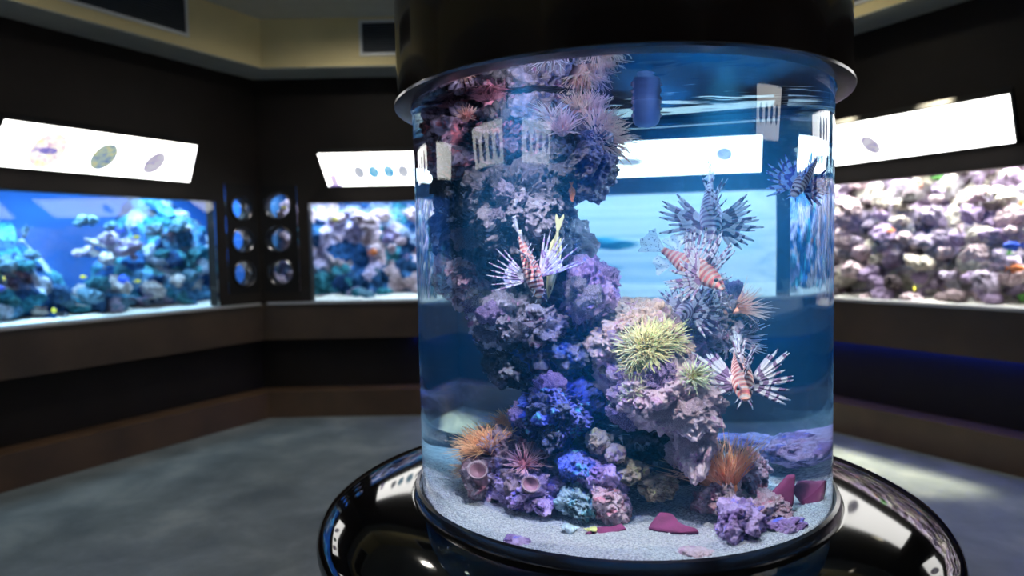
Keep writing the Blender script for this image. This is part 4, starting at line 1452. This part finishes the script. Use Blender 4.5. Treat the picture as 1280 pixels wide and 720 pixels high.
anemone('dusty pink fringe on the pinkish crusted top rock', (-0.2872, -0.05, 1.7429), (-.3, -.4, .9), 160, .034, .001, 1.6, (0.26, .07, .10), (0.52, .24, .28), 15, .5, 0, 'algae_tuft', 'algae')
anemone('red-pink algae fringe on the upper reef beside the white crust', (-0.234, -0.1, 1.742), (0, -.5, .9), 160, .030, .001, 1.6, (0.24, .06, .11), (0.50, .22, .30), 16, .5, 0, 'algae_tuft', 'algae')
anemone('pink-red polyp tuft beside the boulder', (-0.2797, -0.13, 1.704), (0, -.8, .6), 70, .022, .001, 1.3, (0.6, .2, .18), (0.8, .5, .45), 17, .5, 0, 'feather_polyp', 'polyp')
anemone('white-pink frilly soft coral under the rock branch', (0.2092, 0.0, 1.1809), (.5, -.6, .2), 130, .045, .0013, 1.4, (0.5, .38, .5), (0.82, .72, .82), 18, .6, .2, 'soft_coral', 'coral')

M['cup'] = plain('tube_cup', (0.08, 0.026, 0.04), 0.7, var=0.3, scale=60)
M['cuprim'] = plain('tube_cup_rim', (0.60, 0.42, 0.46), 0.7, var=0.2, scale=60)
for at, axis, r, lab in (((-0.2722, -0.2, 0.9016), (-.15, -.75, .65), .020, 'maroon tube cup with pale ring rim facing open sand'), ((-0.1655, -0.24, 0.8899), (.1, -.8, .55), .017, 'maroon tube cup with pale ring rim on the violet-pink rock')):
    t = thing('tube_coral', lab, 'coral', L(at))
    t.rotation_euler = (Matrix.Rotation(-TH, 3, 'Z') @ Vector(axis).to_track_quat('Z', 'Y').to_matrix()).to_euler()
    mb = MB()
    mb.lathe([(r * .8, -.05), (r * .95, -.01), (r, .004), (r * .8, .002), (r * .5, -.004), (0, -.008)], 24)
    mb.build('tube', M['cup'], t, True)
    mb = MB()
    for k in range(40):
        w = 2 * math.pi * k / 40
        c, s = math.cos(w), math.sin(w)
        mb.tube([(r * .88 * c, r * .88 * s, .002), (r * 1.05 * c, r * 1.05 * s, .007), (r * 1.15 * c, r * 1.15 * s, .008)], [.0012, .0011, .0005], 4)
    mb.build('rim', M['cuprim'], t, True)

# return pipe hanging from the hood through the water surface
M['pipe'] = plain('blue_grey_pipe', (0.25, 0.34, 0.55), 0.3, var=0.2, scale=20)
at = (0.0599, 0.12, 1.6884)
t = thing('return_pipe', 'blue vertical pipe hanging from the hood into the water', 'pipe', L((at[0], at[1], 0)))
mb = MB()
z0 = at[2]
mb.lathe([(0, z0), (.014, z0 + .003), (.022, z0 + .010), (.025, z0 + .020), (.025, 1.90)], 32)
mb.build('tube', M['pipe'], t, True)
for k in range(8):
    mb = MB()
    w = math.pi * (k % 2) + .2
    mb.ball((.026 * math.cos(w), .026 * math.sin(w), z0 + .03 + .016 * (k // 2 * 1.0)), (.004, .004, .005), 8, 5)
    mb.build('barnacle', M['cuprim'], t, True)


# ------------------------------------------------------------------ lionfish
def stripe_mat(name, dark, light, orange, scale):
    m, nt, b = nodes(name)
    tc = N(nt, 'ShaderNodeTexCoord')
    wv = N(nt, 'ShaderNodeTexWave', wave_type='BANDS', bands_direction='X', i_Scale=scale, i_Distortion=2.5, i_Detail=1.0)
    nt.links.new(tc.outputs['Object'], wv.inputs['Vector'])
    r = ramp(nt, [(0.22, dark), (0.34, orange), (0.75, orange), (0.92, light)])
    nt.links.new(wv.outputs['Fac'], r.inputs[0])
    nt.links.new(r.outputs[0], b.inputs['Base Color'])
    b.inputs['Roughness'].default_value = 0.5
    return m


def ring_mat(name, dark, light, scale):
    m, nt, b = nodes(name)
    tc = N(nt, 'ShaderNodeTexCoord')
    wv = N(nt, 'ShaderNodeTexWave', wave_type='RINGS', rings_direction='SPHERICAL', i_Scale=scale, i_Distortion=7.0, i_Detail=2.0, i_Detail_Scale=2.5)
    nt.links.new(tc.outputs['Object'], wv.inputs['Vector'])
    r = ramp(nt, [(0.28, dark), (0.42, light)])
    nt.links.new(wv.outputs['Fac'], r.inputs[0])
    nt.links.new(r.outputs[0], b.inputs['Base Color'])
    b.inputs['Roughness'].default_value = 0.6
    return m


def web_mat(name, base, dot, alpha, scale=26.0):
    m, nt, b = nodes(name)
    tc = N(nt, 'ShaderNodeTexCoord')
    vo = N(nt, 'ShaderNodeTexVoronoi', i_Scale=scale)
    nt.links.new(tc.outputs['Object'], vo.inputs['Vector'])
    r = ramp(nt, [(0.26, dot), (0.36, base)])
    nt.links.new(vo.outputs['Distance'], r.inputs[0])
    nt.links.new(r.outputs[0], b.inputs['Base Color'])
    ra = ramp(nt, [(0.26, (1, 1, 1)), (0.36, (alpha,) * 3)])
    nt.links.new(vo.outputs['Distance'], ra.inputs[0])
    nt.links.new(ra.outputs[0], b.inputs['Alpha'])
    b.inputs['Roughness'].default_value = 0.5
    return m


M['lion_skin'] = stripe_mat('lionfish_skin', (0.16, 0.03, 0.04), (0.90, 0.72, 0.66), (0.72, 0.34, 0.26), 4.2)
M['lion_pale'] = stripe_mat('lionfish_skin_pale', (0.10, 0.06, 0.16), (0.90, 0.86, 0.92), (0.66, 0.58, 0.74), 4.2)
M['lion_ray'] = ring_mat('lionfish_rays', (0.07, 0.04, 0.10), (0.88, 0.84, 0.92), 2.3)
M['lion_ray_blue_lit'] = ring_mat('lionfish_rays_blue_lit', (0.02, 0.05, 0.30), (0.35, 0.55, 0.95), 2.3)  # ray colours with the blue light painted in
M['lion_web'] = web_mat('lionfish_web', (0.14, 0.14, 0.26), (0.85, 0.85, 0.95), 0.75, 20)
M['lion_tail'] = web_mat('lionfish_tail', (0.85, 0.85, 0.92), (0.03, 0.03, 0.08), 0.35, 30)


def loft(prof, k=18):
    mb = MB()
    vs, fs = [], []
    for x, hz, hy, cz in [(a, b * 1.05, c * 1.25, d) for a, b, c, d in prof]:
        for j in range(k):
            w = 2 * math.pi * j / k
            vs.append((x, hy * math.cos(w), cz + hz * math.sin(w)))
    for a in range(len(prof) - 1):
        for j in range(k):
            fs.append((a * k + j, (a + 1) * k + j, (a + 1) * k + (j + 1) % k, a * k + (j + 1) % k))
    fs += [tuple(range(k)), tuple((len(prof) - 1) * k + j for j in range(k - 1, -1, -1))]
    mb.add(vs, fs)
    return mb


LION_BODY = [(.52, .012, .02, -.03), (.50, .035, .045, -.028), (.46, .055, .06, -.02), (.40, .085, .078, -.008), (.33, .115, .092, .004), (.24, .148, .10, .012), (.12, .168, .10, .012), (0, .165, .092, .008),
             (-.12, .145, .078, .004), (-.24, .112, .058, 0), (-.34, .078, .040, 0), (-.42, .056, .028, 0), (-.48, .052, .020, 0), (-.50, .050, .014, 0)]


def lionfish(label, at, fwd, up, size, seed, skin='lion_skin', ray='lion_ray', sweep=0.0, droop=0.0, dors=.42, fan_axis=None, arc=(-60, 80), ray_len=.62, fan_out=.28, nray=12, ray_w=1.25):
    rl = random.Random(seed)
    f = Vector(fwd).normalized()
    uu = Vector(up)
    uu = (uu - f * uu.dot(f)).normalized()
    s = uu.cross(f)
    mat = Matrix(((f.x, s.x, uu.x), (f.y, s.y, uu.y), (f.z, s.z, uu.z)))
    t = thing('lionfish', label, 'fish', L(at))
    t.rotation_euler = (Matrix.Rotation(-TH, 3, 'Z') @ mat).to_euler()
    t.scale = (size,) * 3
    b = loft(LION_BODY).build('body', M[skin], t, True)
    mod = b.modifiers.new('smooth', 'SUBSURF')
    mod.levels = mod.render_levels = 1
    for sd in (-1, 1):
        mb = MB()
        mb.ball((.385, sd * .072, .055), .026, 10, 7)
        mb.build('eye', M['black'], t, True)
    mb = MB()                                    # head tentacles and cheek flaps
    for sd in (-1, 1):
        mb.tube([(.42, sd * .05, .07), (.47, sd * .08, .14), (.46, sd * .09, .19)], [.012, .009, .003], 5)
        mb.tube([(.50, sd * .035, -.04), (.56, sd * .07, -.08), (.58, sd * .09, -.13)], [.012, .010, .004], 5)
        mb.tube([(.44, sd * .06, -.06), (.46, sd * .10, -.12)], [.012, .004], 5)
    mb.build('head_flaps', M[ray], t, True)
    # dorsal spines
    mb = MB()
    for k in range(12):
        q = k / 11
        x = .27 - .45 * q
        p0 = Vector((x, 0, .14 - .06 * q * q))
        d = Vector((.35 - .9 * q, rl.uniform(-fan_out, fan_out), 1)).normalized()
        ln = dors * (1 - .45 * abs(q - .42)) * rl.uniform(.92, 1.05)
        bend = Vector((-.10, 0, -.02))
        pts = [p0 + d * (ln * a) + bend * (a * a * ln) for a in (0, .3, .6, .85, 1)]
        mb.tube(pts, [.016, .022, .020, .014, .005], 5, flat=.5)
    mb.build('dorsal_spines', M[ray], t, True)
    # pectoral fins
    for sd in (-1, 1):
        mb = MB()
        O = Vector((-.12 - sweep, sd * .95, .05)).normalized()
        A = Vector(fan_axis or (f.z, 0, uu.z)).normalized()
        P0 = Vector((.20, sd * .085, -.03))
        rays = []
        n = nray
        for k in range(n):
            a = math.radians(arc[0] + (arc[1] - arc[0]) * k / (n - 1) + rl.uniform(-4, 4))
            d = (O * math.cos(a) + A * math.sin(a)).normalized()
            ln = (ray_len + .12 * math.cos(a)) * rl.uniform(.75, 1.1)
            back = Vector((-.10, 0, -droop))
            pts = [P0 + A * (math.sin(a) * .05) + d * (ln * w) + back * (w * w * ln) for w in (0, .2, .4, .6, .8, 1)]
            rays.append(pts)
            mb.tube(pts, [r_ * ray_w for r_ in (.014, .020, .024, .024, .020, .006)], 5, flat=.35, side=d.cross(O.cross(A)))
        fin = mb.build('pectoral_fin', M[ray], t, True)
        mb = MB()
        for k in range(n - 1):
            for w in range(3):
                mb.add([rays[k][w], rays[k + 1][w], rays[k + 1][w + 1], rays[k][w + 1]], [(0, 1, 2, 3)])
        mb.build('fin_web', M['lion_web'], fin, True)

    def fan(name, p0, axis, side, ln, spread, n, thick=.006):
        mb = MB()
        ax, si = Vector(axis).normalized(), Vector(side).normalized()
        ou = ax.cross(si)
        rim = []
        m = 6
        vs, fs = [], []
        for k in range(n):
            a = math.radians(-spread + 2 * spread * k / (n - 1))
            d = ax * math.cos(a) + si * math.sin(a)
            l2 = ln * (1 - .12 * (abs(k - (n - 1) / 2) / n)) * (1 + (.04 if k % 2 else 0))
            st = Vector(p0) + si * (math.sin(a) * .05)
            for w in range(m):
                fwv = .008 * math.sin(k * 1.3 + w)
                vs.append(st + d * (l2 * w / (m - 1)) + ou * (fwv * w))
        for k in range(n - 1):
            for w in range(m - 1):
                fs.append((k * m + w, k * m + w + 1, (k + 1) * m + w + 1, (k + 1) * m + w))
        mb.add(vs, fs)
        o = mb.build(name, M['lion_tail'], t, True)
        return o
    fan('tail_fin', (-.48, 0, 0), (-1, 0, 0), (0, 0, 1), .34, 34, 12)
    fan('second_dorsal_fin', (-.30, 0, .08), (-.75, 0, .7), (.7, 0, .75), .26, 32, 9)
    fan('anal_fin', (-.28, 0, -.08), (-.7, 0, -.75), (.7, 0, -.75), .26, 32, 9)
    mb = MB()
    for sd in (-1, 1):
        for k in range(5):
            d = Vector((-.5 - .12 * k, sd * (.25 + .05 * k), -1)).normalized()
            p = Vector((.14 - .02 * k, sd * .05, -.14))
            mb.tube([p, p + d * .16, p + d * .3 + Vector((-.03, 0, 0))], [.014, .018, .005], 5, flat=.4)
    mb.build('pelvic_fins', M[ray], t, True)
    return t


lionfish('orange-red lionfish spread before the dark column', (-0.1606, -0.28, 1.3659), (.28, -.25, -.95), (.05, -1, .25), .135, 1, fan_axis=(-.95, 0, .25), arc=(-12, 62), ray_len=.55, dors=.28, fan_out=.8, nray=8, ray_w=.8)
lionfish('pale lionfish with dotted tail held up, highest of the perched group', (0.1726, -0.05, 1.4804), (.02, -.60, -.80), (.1, -.8, .6), .16, 2, 'lion_pale', dors=.45, fan_out=.5, ray_len=.36, arc=(-65, 40), ray_w=1.25)
lionfish('pink striped lionfish lying slantwise under the pale one', (0.1403, -0.12, 1.3517), (.72, -.40, -.55), (.60, -.35, .75), .15, 3, 'lion_skin', dors=.55, ray_len=.45)
lionfish('dusky spotted lionfish resting on the rock under the slanted one', (0.1404, -0.06, 1.2619), (-.45, -.80, -.25), (-.1, -.3, 1), .125, 4, 'lion_pale', ray_len=.42)
lionfish('orange banded lionfish hanging head down beside the pink rock', (0.224, -0.18, 1.1287), (.10, -.86, -.50), (.1, -.50, .85), .165, 5, 'lion_skin', ray_len=.44, dors=.40, fan_out=.4, arc=(-35, 58), nray=11)
lionfish('blue-lit lionfish close to the acrylic wall', (0.3345, -0.05, 1.5468), (-.3, -.6, -.7), (.2, -.8, .5), .11, 6, 'lion_pale', 'lion_ray_blue_lit', ray_len=.42, arc=(-50, 60))

# slender greenish fish standing head-down beside the spread lionfish, small orange fish by the column
FISH['olive'] = simple_fish((0.17, 0.17, 0.09), (0.2, 0.2, 0.1), 'olive_fish')
at = (-0.115, -0.24, 1.3762)
o = put_fish('olive', L(at), .15, -TH, 'slender olive fish standing head-down beside the spread lionfish', None, math.radians(98))
o.scale = (.165, .09, .042)
at = (-0.0792, -0.16, 1.521)
o = put_fish('orange', L(at), .045, -TH, 'tiny orange fish head-down beside the upper column', None, math.radians(88))
o.scale = (.042, .025, .022)
